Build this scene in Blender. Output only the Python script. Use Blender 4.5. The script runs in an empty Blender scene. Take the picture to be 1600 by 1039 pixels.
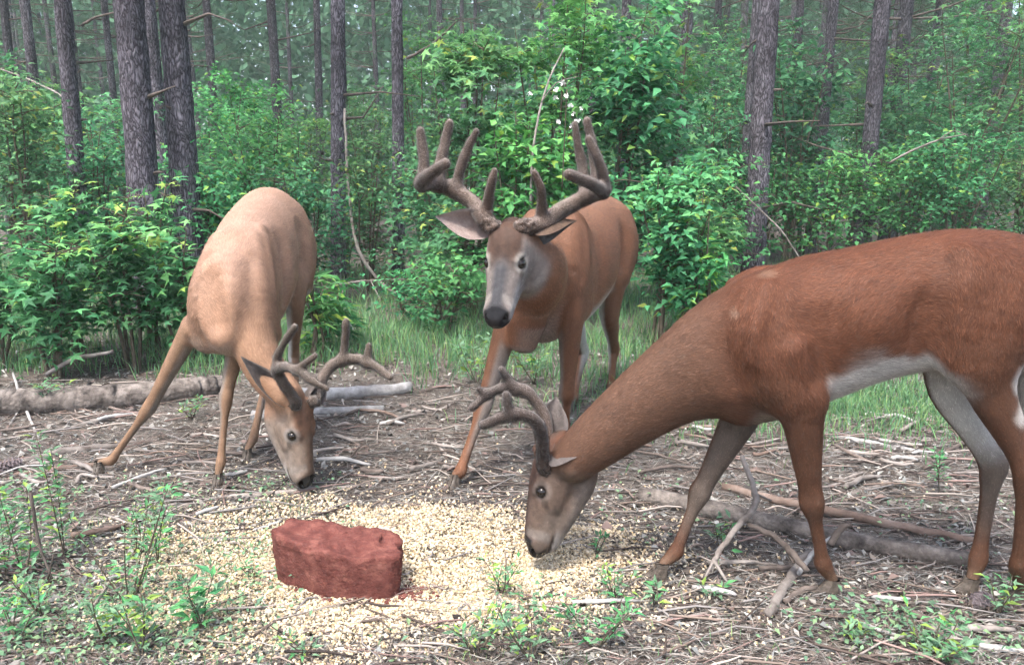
import bpy, bmesh, math, random
import numpy as np
from mathutils import Vector, Matrix

SC = bpy.context.scene
COL = SC.collection
# ------------------------------------------------------------------ camera
CAM_H, PITCH, FPX = 1.15, math.radians(11.75), 1200.0
cam_data = bpy.data.cameras.new('camera')
cam_data.lens = 36.0 * FPX / 1600.0
cam_data.sensor_width = 36.0
cam_data.clip_start = 0.05
cam_data.clip_end = 2000.0
cam = bpy.data.objects.new('camera', cam_data)
cam.location = (0, 0, CAM_H)
cam.rotation_euler = (math.pi / 2 - PITCH, 0, 0)
COL.objects.link(cam)
SC.camera = cam
# ------------------------------------------------------------------ sky + soft sun (overcast evening)
SUN_EL, SUN_AZ = math.radians(64), math.radians(212)      # azimuth from +Y clockwise: behind the camera, a little left
world = bpy.data.worlds.new('World')
SC.world = world
world.use_nodes = True
wn = world.node_tree.nodes
wl = world.node_tree.links
wn.clear()
w_out = wn.new('ShaderNodeOutputWorld')
w_bg = wn.new('ShaderNodeBackground')
w_sky = wn.new('ShaderNodeTexSky')
w_sky.sky_type = 'NISHITA'
w_sky.sun_disc = False
w_sky.sun_elevation = SUN_EL
w_sky.sun_rotation = SUN_AZ
w_sky.air_density = 1.0
w_sky.dust_density = 4.0
w_sky.ozone_density = 1.0
w_hsv = wn.new('ShaderNodeHueSaturation')
w_hsv.inputs['Saturation'].default_value = 0.85           # thin cloud: a paler sky
wl.new(w_sky.outputs[0], w_hsv.inputs['Color'])
wl.new(w_hsv.outputs[0], w_bg.inputs[0])
w_bg.inputs[1].default_value = 0.12
wl.new(w_bg.outputs[0], w_out.inputs[0])
sun_d = bpy.data.lights.new('sun', 'SUN')
sun_d.energy = 1.5
sun_d.angle = math.radians(12)
sun_d.color = (1.0, 0.95, 0.88)
sun = bpy.data.objects.new('sun', sun_d)
sdir = Vector((math.sin(SUN_AZ) * math.cos(SUN_EL), math.cos(SUN_AZ) * math.cos(SUN_EL), math.sin(SUN_EL)))
sun.rotation_euler = sdir.to_track_quat('Z', 'Y').to_euler()
sun.location = (0, -3, 12)
COL.objects.link(sun)
SC.view_settings.view_transform = 'Standard'
SC.view_settings.look = 'None'
SC.view_settings.gamma = 1.0
SC.view_settings.exposure = 2.08
SC.view_settings.use_curve_mapping = False
try:
    SC.cycles.max_bounces = 4
    SC.cycles.diffuse_bounces = 3
    SC.cycles.glossy_bounces = 2
    SC.cycles.transmission_bounces = 2
    SC.cycles.volume_bounces = 0
    SC.cycles.transparent_max_bounces = 4
    SC.cycles.caustics_reflective = False
    SC.cycles.caustics_refractive = False
    SC.cycles.use_adaptive_sampling = True
    SC.cycles.adaptive_threshold = 0.04
    SC.cycles.adaptive_min_samples = 16
    SC.cycles.use_denoising = True
except Exception:
    pass

# ------------------------------------------------------------------ helpers
_cp, _sp = math.cos(PITCH), math.sin(PITCH)
CAMP = np.array([0.0, 0.0, CAM_H])


def ray(px, py):
    xc, yc = (px - 800.0) / FPX, -(py - 519.5) / FPX
    return np.array([xc, _cp + yc * _sp, -_sp + yc * _cp])


def at(px, py, Y):
    """photo pixel + distance north of the camera -> point of the place"""
    d = ray(px, py)
    return CAMP + d * (Y / d[1])


def G(px, py, z=0.0):
    """photo pixel -> point on the ground"""
    d = ray(px, py)
    return CAMP + d * ((z - CAM_H) / d[2])


def tag(o, label=None, cat=None, group=None, kind=None):
    if label: o['label'] = label
    if cat: o['category'] = cat
    if group: o['group'] = group
    if kind: o['kind'] = kind
    return o


def link(o, parent=None):
    COL.objects.link(o)
    if parent is not None:
        o.parent = parent
    return o


def empty(name, loc, rz=0.0):
    o = bpy.data.objects.new(name, None)
    o.empty_display_size = 0.1
    o.location = [float(c) for c in loc]
    o.rotation_euler = (0, 0, rz)
    return link(o)


def mesh_np(name, V, F, mats=(), smooth=True, colors=None, mat_idx=None):
    """numpy verts (N,3) and faces (M,3|4) -> mesh datablock"""
    V = np.asarray(V, dtype=np.float32)
    F = np.asarray(F, dtype=np.int32)
    me = bpy.data.meshes.new(name)
    k = F.shape[1]
    me.vertices.add(len(V))
    me.vertices.foreach_set('co', V.ravel())
    me.loops.add(F.size)
    me.loops.foreach_set('vertex_index', F.ravel())
    me.polygons.add(len(F))
    me.polygons.foreach_set('loop_start', np.arange(0, F.size, k, dtype=np.int32))
    me.polygons.foreach_set('loop_total', np.full(len(F), k, dtype=np.int32))
    me.polygons.foreach_set('use_smooth', np.full(len(F), bool(smooth)))
    for m in mats:
        me.materials.append(m)
    if mat_idx is not None:
        me.polygons.foreach_set('material_index', np.asarray(mat_idx, dtype=np.int32))
    me.update(calc_edges=True)
    if colors is not None:
        a = me.color_attributes.new('tint', 'FLOAT_COLOR', 'POINT')
        c = np.ones((len(V), 4), dtype=np.float32)
        c[:, :colors.shape[1]] = colors
        a.data.foreach_set('color', c.ravel())
    return me


def obj(name, me, parent=None):
    return link(bpy.data.objects.new(name, me), parent)


def merge(parts):
    """[(V,F,C)] of the same face size -> joined arrays"""
    Vs, Fs, Cs, n = [], [], [], 0
    for p in parts:
        Vs.append(p[0]); Fs.append(p[1] + n); n += len(p[0])
        if len(p) > 2: Cs.append(p[2])
    return np.concatenate(Vs), np.concatenate(Fs), (np.concatenate(Cs) if Cs else None)


def nrm(v):
    v = np.asarray(v, dtype=float)
    return v / (np.linalg.norm(v, axis=-1, keepdims=True) + 1e-12)


def catmull(P, n):
    """Catmull-Rom through rows of P, n samples a span"""
    P = np.asarray(P, dtype=float)
    Q = np.vstack([2 * P[0] - P[1], P, 2 * P[-1] - P[-2]])
    out = []
    for i in range(1, len(Q) - 2):
        for j in range(n):
            t = j / n
            a, b, c, d = Q[i - 1], Q[i], Q[i + 1], Q[i + 2]
            out.append(0.5 * (2 * b + (c - a) * t + (2 * a - 5 * b + 4 * c - d) * t * t + (3 * b - a - 3 * c + d) * t ** 3))
    out.append(P[-1])
    return np.array(out)


def tube(P, R, seg=8, cap=True):
    """swept tube; returns V, quads"""
    P = np.asarray(P, dtype=float)
    R = np.asarray(R, dtype=float)
    T = nrm(np.gradient(P, axis=0))
    ref = np.array([0.3, 0.2, 0.93]) if abs(T[0][2]) < 0.8 else np.array([1.0, 0.1, 0.0])
    n = nrm(np.cross(T[0], ref))
    V, ang = [], np.arange(seg) * 2 * math.pi / seg
    for i in range(len(P)):
        n = nrm(n - np.dot(n, T[i]) * T[i])
        b = np.cross(T[i], n)
        V.append(P[i] + R[i] * (np.cos(ang)[:, None] * n + np.sin(ang)[:, None] * b))
    V = np.concatenate(V)
    F = []
    for i in range(len(P) - 1):
        for j in range(seg):
            k = (j + 1) % seg
            F.append((i * seg + j, i * seg + k, (i + 1) * seg + k, (i + 1) * seg + j))
    if cap:
        for base, c in ((0, P[0]), ((len(P) - 1) * seg, P[-1])):
            V = np.vstack([V, c]); ci = len(V) - 1
            for j in range(0, seg, 2):
                a, b, d = base + j, base + (j + 1) % seg, base + (j + 2) % seg
                F.append((ci, a, b, d) if base else (ci, d, b, a))
    return V, np.array(F)


def nodes(mat):
    mat.use_nodes = True
    nt = mat.node_tree
    nt.nodes.clear()
    o = nt.nodes.new('ShaderNodeOutputMaterial')
    b = nt.nodes.new('ShaderNodeBsdfPrincipled')
    nt.links.new(b.outputs[0], o.inputs[0])
    return nt, b, o


def noise_mat(name, c1, c2, scale=8.0, stretch=(1, 1, 1), rough=0.85, bump=0.3, bscale=None, detail=6, c3=None, spec=0.3, dist=0.01, coord='Object', rand=0.0):
    """two- or three-colour noise material with bump"""
    m = bpy.data.materials.new(name)
    nt, b, o = nodes(m)
    N, L = nt.nodes, nt.links
    tc = N.new('ShaderNodeTexCoord')
    mp = N.new('ShaderNodeMapping')
    mp.inputs['Scale'].default_value = stretch
    L.new(tc.outputs[coord], mp.inputs[0])
    nz = N.new('ShaderNodeTexNoise')
    nz.inputs['Scale'].default_value = scale
    nz.inputs['Detail'].default_value = detail
    nz.inputs['Roughness'].default_value = 0.65
    L.new(mp.outputs[0], nz.inputs['Vector'])
    cr = N.new('ShaderNodeValToRGB')
    cr.color_ramp.elements[0].position = 0.32
    cr.color_ramp.elements[0].color = (*c1, 1)
    cr.color_ramp.elements[1].position = 0.68
    cr.color_ramp.elements[1].color = (*c2, 1)
    if c3:
        e = cr.color_ramp.elements.new(0.5)
        e.color = (*c3, 1)
    L.new(nz.outputs['Fac'], cr.inputs[0])
    col = cr.outputs[0]
    if rand:
        oi = N.new('ShaderNodeObjectInfo')
        mr = N.new('ShaderNodeMapRange')
        mr.inputs[3].default_value = 1 - rand
        mr.inputs[4].default_value = 1 + rand
        L.new(oi.outputs['Random'], mr.inputs[0])
        hs = N.new('ShaderNodeHueSaturation')
        L.new(mr.outputs[0], hs.inputs['Value'])
        L.new(col, hs.inputs['Color'])
        col = hs.outputs[0]
    L.new(col, b.inputs['Base Color'])
    b.inputs['Roughness'].default_value = rough
    b.inputs['Specular IOR Level'].default_value = spec
    if bump:
        n2 = N.new('ShaderNodeTexNoise')
        n2.inputs['Scale'].default_value = bscale or scale * 3
        n2.inputs['Detail'].default_value = 5
        L.new(mp.outputs[0], n2.inputs['Vector'])
        bp = N.new('ShaderNodeBump')
        bp.inputs['Strength'].default_value = bump
        bp.inputs['Distance'].default_value = dist
        L.new(n2.outputs['Fac'], bp.inputs['Height'])
        L.new(bp.outputs[0], b.inputs['Normal'])
    return m


def tint_mat(name, rough=0.8, spec=0.25, sheen=0.0, trans=0.0, var=0.0, nscale=30.0, bump=0.0, gloss_alpha=False, rand=0.0):
    """colour comes from the mesh's own 'tint' attribute, broken up by fine noise"""
    m = bpy.data.materials.new(name)
    nt, b, o = nodes(m)
    N, L = nt.nodes, nt.links
    at_ = N.new('ShaderNodeAttribute')
    at_.attribute_name = 'tint'
    col = at_.outputs['Color']
    if var or rand:
        hs = N.new('ShaderNodeHueSaturation')
        if var:
            tc = N.new('ShaderNodeTexCoord')
            nz = N.new('ShaderNodeTexNoise')
            nz.inputs['Scale'].default_value = nscale
            nz.inputs['Detail'].default_value = 4
            L.new(tc.outputs['Object'], nz.inputs['Vector'])
            mr = N.new('ShaderNodeMapRange')
            mr.inputs[1].default_value = 0.3
            mr.inputs[2].default_value = 0.7
            mr.inputs[3].default_value = 1 - var
            mr.inputs[4].default_value = 1 + var
            L.new(nz.outputs['Fac'], mr.inputs[0])
            val = mr.outputs[0]
        else:
            oi = N.new('ShaderNodeObjectInfo')
            mr = N.new('ShaderNodeMapRange')
            mr.inputs[3].default_value = 1 - rand
            mr.inputs[4].default_value = 1 + rand
            L.new(oi.outputs['Random'], mr.inputs[0])
            val = mr.outputs[0]
        L.new(val, hs.inputs['Value'])
        L.new(col, hs.inputs['Color'])
        col = hs.outputs[0]
    L.new(col, b.inputs['Base Color'])
    b.inputs['Roughness'].default_value = rough
    b.inputs['Specular IOR Level'].default_value = spec
    if sheen:
        b.inputs['Sheen Weight'].default_value = sheen
        b.inputs['Sheen Roughness'].default_value = 0.4
    if gloss_alpha:
        mr2 = N.new('ShaderNodeMapRange')
        mr2.inputs[3].default_value = 0.25
        mr2.inputs[4].default_value = rough
        L.new(at_.outputs['Alpha'], mr2.inputs[0])
        L.new(mr2.outputs[0], b.inputs['Roughness'])
    if bump:
        tc = N.new('ShaderNodeTexCoord')
        nz = N.new('ShaderNodeTexNoise')
        nz.inputs['Scale'].default_value = nscale * 4
        nz.inputs['Detail'].default_value = 5
        L.new(tc.outputs['Object'], nz.inputs['Vector'])
        bp = N.new('ShaderNodeBump')
        bp.inputs['Strength'].default_value = bump
        bp.inputs['Distance'].default_value = 0.006
        L.new(nz.outputs['Fac'], bp.inputs['Height'])
        L.new(bp.outputs[0], b.inputs['Normal'])
    if trans:
        tr = N.new('ShaderNodeBsdfTranslucent')
        mx = N.new('ShaderNodeMixShader')
        mx.inputs[0].default_value = trans
        L.new(col, tr.inputs['Color'])
        L.new(b.outputs[0], mx.inputs[1])
        L.new(tr.outputs[0], mx.inputs[2])
        L.new(mx.outputs[0], o.inputs[0])
    return m
# ================================================================== ground
def gnoise(x, y, f, seed):
    P = np.column_stack([np.ravel(x), np.ravel(y), np.zeros(np.size(x))])
    return vnoise(P, f, seed).reshape(np.shape(x))


def vnoise(P, f, seed=0):
    """cheap smooth value noise 0..1 at points"""
    Q = P * f + seed * 17.31
    i = np.floor(Q).astype(np.int64); t = Q - i; t = t * t * (3 - 2 * t)
    r = np.zeros(len(P))
    for dx in (0, 1):
        for dy in (0, 1):
            for dz in (0, 1):
                h = ((i[:, 0] + dx) * 374761393 + (i[:, 1] + dy) * 668265263 + (i[:, 2] + dz) * 2147483647 + seed * 974711) & 0xffffffff
                h = ((h ^ (h >> 13)) * 1274126177) & 0xffffffff
                w = (t[:, 0] if dx else 1 - t[:, 0]) * (t[:, 1] if dy else 1 - t[:, 1]) * (t[:, 2] if dz else 1 - t[:, 2])
                r += w * (((h ^ (h >> 16)) & 0xffff) / 65535.0)
    return r


def gz(x, y):
    """ground height"""
    x, y = np.asarray(x, float), np.asarray(y, float)
    d = np.clip((np.hypot(x, y - 2.5) - 3.0) / 6.0, 0, 1)
    near = (gnoise(x, y, 2.2, 11) - .5) * .022 + (gnoise(x, y, 7.0, 12) - .5) * .012
    far = (gnoise(x, y, .25, 13) - .5) * .35
    return near + far * d - .006


def gz1(x, y):
    return float(gz(np.array([x]), np.array([y]))[0])


def grid_axis(lo, hi, step, far):
    a = list(np.arange(lo, hi + 1e-6, step))
    s = step
    while a[-1] < far:
        s *= 1.25; a.append(a[-1] + s)
    s = step
    while a[0] > -far:
        s *= 1.25; a.insert(0, a[0] - s)
    return np.array(a)


def make_ground():
    xs, ys = grid_axis(-3.2, 3.2, .035, 160), grid_axis(1.2, 6.0, .035, 160)
    X, Y = np.meshgrid(xs, ys, indexing='ij')
    Z = gz(X, Y)
    nx, ny = X.shape
    V = np.column_stack([X.ravel(), Y.ravel(), Z.ravel()])
    i = np.arange(nx * ny).reshape(nx, ny)
    F = np.column_stack([i[:-1, :-1].ravel(), i[1:, :-1].ravel(), i[1:, 1:].ravel(), i[:-1, 1:].ravel()])
    m = bpy.data.materials.new('forest_floor')
    nt, b, o = nodes(m)
    N, L = nt.nodes, nt.links
    tc = N.new('ShaderNodeTexCoord')
    n1 = N.new('ShaderNodeTexNoise'); n1.inputs['Scale'].default_value = 90; n1.inputs['Detail'].default_value = 8; n1.inputs['Roughness'].default_value = .75
    n2 = N.new('ShaderNodeTexNoise'); n2.inputs['Scale'].default_value = 3.2; n2.inputs['Detail'].default_value = 6
    n3 = N.new('ShaderNodeTexVoronoi'); n3.inputs['Scale'].default_value = 55
    for n in (n1, n2, n3): L.new(tc.outputs['Object'], n.inputs['Vector'])
    r1 = N.new('ShaderNodeValToRGB')
    e = r1.color_ramp.elements
    e[0].position, e[0].color = .30, (.034, .029, .027, 1)
    e[1].position, e[1].color = .72, (.30, .265, .24, 1)
    q = e.new(.50); q.color = (.125, .108, .097, 1)
    r2 = N.new('ShaderNodeValToRGB')
    e = r2.color_ramp.elements
    e[0].position, e[0].color = .35, (.66, .64, .62, 1)
    e[1].position, e[1].color = .70, (1.02, 1.02, 1.0, 1)
    L.new(n1.outputs['Fac'], r1.inputs[0]); L.new(n2.outputs['Fac'], r2.inputs[0])
    mx = N.new('ShaderNodeMix'); mx.data_type = 'RGBA'; mx.blend_type = 'MULTIPLY'; mx.inputs['Factor'].default_value = 1.0
    L.new(r1.outputs[0], mx.inputs['A']); L.new(r2.outputs[0], mx.inputs['B'])
    L.new(mx.outputs['Result'], b.inputs['Base Color'])
    b.inputs['Roughness'].default_value = .95
    b.inputs['Specular IOR Level'].default_value = .15
    bp = N.new('ShaderNodeBump'); bp.inputs['Strength'].default_value = .8; bp.inputs['Distance'].default_value = .012
    L.new(n1.outputs['Fac'], bp.inputs['Height']); L.new(bp.outputs[0], b.inputs['Normal'])
    g = obj('ground', mesh_np('ground', V, F, [m], True))
    g['kind'] = 'structure'


make_ground()

MAT_LITTER = tint_mat('dead_litter', rough=.85, spec=.2)
MAT_LEAF = tint_mat('green_leaf', rough=.6, spec=.18, trans=.38)
MAT_LEAFR = tint_mat('green_leaf_varied', rough=.55, spec=.20, trans=.38, rand=.28)
MAT_GRASS = tint_mat('grass_blade', rough=.65, spec=.15, trans=.3)
MAT_CORN = tint_mat('corn_kernel', rough=.5, spec=.4)


def in_view(n, rng, y0, y1, pw=1.0, margin=1.08):
    """random ground spots in the part of the place the photograph shows"""
    u = rng.random(n) ** pw
    Y = y0 + (y1 - y0) * u
    X = (rng.random(n) * 2 - 1) * (.70 * Y + .1) * margin
    return X, Y


LIT = np.array([(.20, .155, .13), (.14, .105, .088), (.28, .24, .215), (.09, .068, .058), (.21, .145, .13), (.19, .175, .168), (.33, .285, .25), (.055, .042, .038)])


def litter_needles():
    rng = np.random.default_rng(5)
    n = 80000
    X, Y = in_view(n, rng, 1.55, 6.2, 1.35)
    keep = (Y < 4.2) | (rng.random(n) < .5)
    X, Y = X[keep], Y[keep]; n = len(X)
    ln = rng.uniform(.05, .15, n); a = rng.uniform(0, math.pi, n)
    a = np.where(rng.random(n) < .45, rng.normal(0, .35, n), a)
    D = np.column_stack([np.cos(a), np.sin(a), rng.normal(0, .07, n)])
    S = np.column_stack([-np.sin(a), np.cos(a), np.zeros(n)])
    w = rng.uniform(.0009, .0019, n)[:, None]
    P = np.column_stack([X, Y, gz(X, Y) + .003 + rng.random(n) ** 2 * .016])
    B = np.column_stack([rng.normal(0, .010, n), rng.normal(0, .010, n), rng.random(n) * .006])
    a0, a1, m = P - D * ln[:, None] * .5, P + D * ln[:, None] * .5, P + B
    V = np.stack([a0, m - S * w, a1, m + S * w], 1).reshape(-1, 3)
    k = np.arange(n)[:, None] * 4
    F = k + np.array([[0, 1, 2, 3]])
    c = LIT[rng.integers(0, len(LIT), n)] * np.array([.84, .92, .94]) * rng.uniform(.55, 1.5, n)[:, None]
    o = obj('pine_straw', mesh_np('pine_straw', V, F, [MAT_LITTER], False, np.repeat(c, 4, 0)))
    tag(o, 'brown and grey pine straw strewn over the forest floor', 'pine straw', kind='stuff')


def litter_leaves():
    rng = np.random.default_rng(6)
    n = 22000
    X, Y = in_view(n, rng, 1.55, 5.2, 1.25)
    a = rng.uniform(0, 2 * math.pi, n)
    s = rng.uniform(.005, .015, n) * np.where(rng.random(n) < .10, 1.7, 1)
    D = np.column_stack([np.cos(a), np.sin(a), rng.normal(0, .30, n)])
    S = np.column_stack([-np.sin(a), np.cos(a), rng.normal(0, .30, n)])
    P = np.column_stack([X, Y, gz(X, Y) + .004 + rng.random(n) * .014])
    up = np.array([0, 0, 1.0])
    cu = (rng.uniform(-.4, .6, n) * s)[:, None]
    w = rng.uniform(.3, .75, n)[:, None]
    sc = s[:, None]
    V = np.stack([P - D * sc, P - S * sc * w + up * cu, P + D * sc, P + S * sc * w + up * cu], 1).reshape(-1, 3)
    k = np.arange(n)[:, None] * 4
    F = np.concatenate([k + np.array([[0, 1, 2]]), k + np.array([[0, 2, 3]])])
    pal = np.array([(.20, .155, .13), (.14, .10, .085), (.29, .25, .225), (.20, .135, .12), (.11, .085, .072), (.36, .32, .29), (.42, .39, .36), (.055, .043, .038), (.19, .185, .18)])
    c = pal[rng.integers(0, len(pal), n)] * np.array([.80, .86, .87]) * rng.uniform(.7, 1.3, n)[:, None]
    o = obj('leaf_litter', mesh_np('leaf_litter', V, F, [MAT_LITTER], False, np.repeat(c, 4, 0)))
    tag(o, 'small curled dead leaves and bark chips covering the ground', 'leaf litter', kind='stuff')


def litter_twigs():
    rng = np.random.default_rng(7)
    parts = []
    n = 1500
    X, Y = in_view(n, rng, 1.6, 5.6, 1.1)
    for i in range(n):
        ln = rng.uniform(.05, .26); a = rng.normal(0, .5) if rng.random() < .65 else rng.uniform(0, math.pi)
        r = rng.uniform(.0015, .0042)
        d = np.array([math.cos(a), math.sin(a), rng.normal(0, .05)])
        p0 = np.array([X[i], Y[i], gz1(X[i], Y[i]) + r + .008 + rng.random() * .010])
        k = np.array([rng.normal(0, .012), rng.normal(0, .012), rng.random() * .01])
        V, F = tube([p0 - d * ln / 2, p0 + k, p0 + d * ln / 2], [r, r * .9, r * .5], 4, False)
        c = LIT[rng.integers(0, len(LIT))] * rng.uniform(.7, 1.3)
        parts.append((V, F, np.tile(c, (len(V), 1))))
    V, F, C = merge(parts)
    o = obj('twigs', mesh_np('twigs', V, F, [MAT_LITTER], True, C))
    tag(o, 'thin broken twigs scattered all over the forest floor', 'twigs', kind='stuff')


litter_needles()
litter_leaves()
litter_twigs()


# ------------------------------------------------------------------ corn
def corn():
    rng = np.random.default_rng(8)
    v0 = np.array([(0, 0, -.5), (1, .0, 0), (.35, .85, .1), (-.75, .62, .05), (-.95, 0, 0), (-.75, -.62, .05), (.35, -.85, .1), (-.1, 0, .62)])
    f0 = np.array([(7, 1, 2), (7, 2, 3), (7, 3, 4), (7, 4, 5), (7, 5, 6), (7, 6, 1)])
    pts = []
    def patch(cx, cy, rx, ry, n, sd, layer):
        r = np.abs(rng.normal(0, sd, n)); a = rng.uniform(0, 2 * math.pi, n)
        r = np.sqrt(rng.random(n)) * .85 if sd == 0 else r
        wob = 1 + .16 * np.sin(3 * a + 1.1) + .10 * np.sin(7 * a) + .07 * np.sin(13 * a + 2) + rng.normal(0, .07, n)
        x, y = cx + rx * r * np.cos(a) * wob, cy + ry * r * np.sin(a) * wob
        pts.append(np.column_stack([x, y, layer * np.clip(1 - r, 0, 1) * rng.random(n)]))
    patch(-.44, 2.13, .86, .51, 25000, 0, .012)
    patch(-.44, 2.12, .88, .55, 11000, .72, .008)
    patch(.04, 2.06, .42, .32, 5200, .55, .006)
    patch(-.30, 1.86, .55, .20, 5500, .6, .004)
    patch(-.80, 2.08, .34, .24, 4500, .6, .006)
    patch(.22, 2.32, .30, .18, 450, .7, 0)
    P = np.concatenate(pts)
    # leave the floor bare under the lick and thin out in front of it by chance
    n = len(P)
    keep = (vnoise(P * np.array([1, 1, 0]), 6.5, 3) * .7 + rng.random(n) * .6) > .30
    P = P[keep]; n = len(P)
    P[:, 2] += gz(P[:, 0], P[:, 1]) + .015
    s = rng.uniform(.0044, .0064, n)
    e = [rng.normal(0, .7, n), rng.normal(0, .7, n), rng.uniform(0, 2 * math.pi, n)]
    cx, sx, cy, sy, cz, sz = np.cos(e[0]), np.sin(e[0]), np.cos(e[1]), np.sin(e[1]), np.cos(e[2]), np.sin(e[2])
    R = np.empty((n, 3, 3))
    R[:, 0] = np.column_stack([cz * cy, cz * sy * sx - sz * cx, cz * sy * cx + sz * sx])
    R[:, 1] = np.column_stack([sz * cy, sz * sy * sx + cz * cx, sz * sy * cx - cz * sx])
    R[:, 2] = np.column_stack([-sy, cy * sx, cy * cx])
    V = np.einsum('nij,kj->nki', R, v0 * np.array([1.05, .85, .62])) * s[:, None, None] + P[:, None, :]
    base = np.array([(.53, .43, .285), (.49, .375, .23), (.59, .495, .37), (.43, .31, .165), (.55, .46, .325)])
    c = base[rng.integers(0, 5, n)] * rng.uniform(.68, 1.06, n)[:, None]
    C = np.repeat(c[:, None, :], 8, 1)
    C[:, 1] = np.array([.70, .62, .48])
    F = (np.arange(n)[:, None, None] * 8 + f0[None]).reshape(-1, 3)
    o = obj('corn_kernels', mesh_np('corn_kernels', V.reshape(-1, 3), F, [MAT_CORN], False, np.clip(C.reshape(-1, 3), 0, .92)))
    tag(o, 'wide patch of pale yellow corn kernels spread on the ground', 'corn', kind='stuff')


corn()


# ------------------------------------------------------------------ red mineral lick
def lick():
    base = np.array([-.49, 2.03])
    poly = np.array([(-.690, 2.030), (-.655, 1.985), (-.530, 1.912), (-.500, 1.900), (-.325, 1.900), (-.302, 1.92), (-.310, 2.02), (-.34, 2.045), (-.58, 2.10), (-.655, 2.09)])
    # resample outline
    Q = np.vstack([poly, poly[:1]])
    L = np.concatenate([[0], np.cumsum(np.linalg.norm(np.diff(Q, axis=0), axis=1))])
    n = 150
    u = np.linspace(0, L[-1], n, endpoint=False)
    ring = np.column_stack([np.interp(u, L, Q[:, 0]), np.interp(u, L, Q[:, 1])])
    for _ in range(2): ring = .5 * ring + .25 * (np.roll(ring, 1, 0) + np.roll(ring, -1, 0))
    c = ring.mean(0)
    def top(x, y):
        return .160 - .022 * np.clip((x + .66) / .36, 0, 1)
    def sstep_(a, b, x):
        t = np.clip((x - a) / (b - a), 0, 1); return t * t * (3 - 2 * t)
    V, K = [], 46
    for k in range(K):
        if k < 30:
            v = k / 29; f = .955 + .055 * sstep_(.0, .9, v) - .035 * max(0, v - .93) / .07
            p = c + (ring - c) * f
            z = top(p[:, 0], p[:, 1]) * v * .985
        else:
            q = (k - 29) / 16.0; f = .975 * (1 - q) ** 1.0
            p = c + (ring - c) * max(f, .001)
            z = top(p[:, 0], p[:, 1]) * (.985 + .03 * math.sin(min(q * 2, 1) * math.pi / 2))
        V.append(np.column_stack([p, z]))
    V = np.array(V).reshape(-1, 3)
    i = np.arange(K * n).reshape(K, n)
    j = np.roll(i, -1, 1)
    F = np.column_stack([i[:-1].ravel(), j[:-1].ravel(), j[1:].ravel(), i[1:].ravel()])
    for (hx, hy, hr, hd) in ((-.42, 1.93, .045, .020), (-.55, 2.0, .055, .012), (-.345, 1.96, .04, .014), (-.62, 2.02, .04, .010)):     # licked hollows
        w = np.exp(-((V[:, 0] - hx) ** 2 + (V[:, 1] - hy) ** 2) / hr ** 2) * sstep_(.10, .14, V[:, 2])
        V[:, 2] -= hd * w
    nn = nrm(V - np.array([c[0], c[1], .08]))
    edge = np.exp(-((V[:, 2] - top(V[:, 0], V[:, 1])) / .045) ** 2)
    d = (vnoise(V, 14, 1) - .5) * .006 * (.3 + edge) + (vnoise(V, 60, 2) - .5) * .006 * (.4 + edge) + (vnoise(V, 140, 3) - .5) * .004
    pit = np.clip(vnoise(V, 38, 5) - .62, 0, 1) * .045
    V = V + nn * (d - pit * edge)[:, None]
    V[:, 2] = np.maximum(V[:, 2], -.004)
    m = noise_mat('red_mineral', (.078, .026, .022), (.175, .070, .056), 26, rough=.95, bump=.6, bscale=150, c3=(.118, .041, .034), dist=.006, spec=.15)
    o = bpy.data.objects.new('mineral_block', mesh_np('mineral_block', V - np.array([c[0], c[1], 0]), F, [m], True))
    o.location = (c[0], c[1], .004)
    link(o)
    tag(o, 'weathered brick-red mineral lick block standing on the corn', 'mineral block')
    # crumbs at its foot
    rng = np.random.default_rng(9)
    parts = []
    cube = np.array([(x, y, z) for x in (-1, 1) for y in (-1, 1) for z in (-1, 1)], float)
    cf = np.array([(0, 1, 3, 2), (4, 6, 7, 5), (0, 4, 5, 1), (2, 3, 7, 6), (0, 2, 6, 4), (1, 5, 7, 3)])
    for k in range(260):
        a = rng.uniform(0, 2 * math.pi)
        if rng.random() < .6:
            x, y = -.29 + rng.normal(0, .035), 1.93 + rng.normal(0, .022)
        else:
            q = ring[rng.integers(0, n)]; q = c + (q - c) * rng.uniform(1.0, 1.14); x, y = q
        s = rng.uniform(.0015, .006)
        parts.append((cube * s * rng.uniform(.6, 1.2, (8, 3)) + np.array([x, y, gz1(x, y) + .012 + s]), cf))
    VV, FF, _ = merge(parts)
    cr = obj('mineral_crumbs', mesh_np('mineral_crumbs', VV, FF, [m], False))
    tag(cr, 'dark red crumbs lying at the foot of the mineral block', 'crumbs', kind='stuff')


lick()
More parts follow.
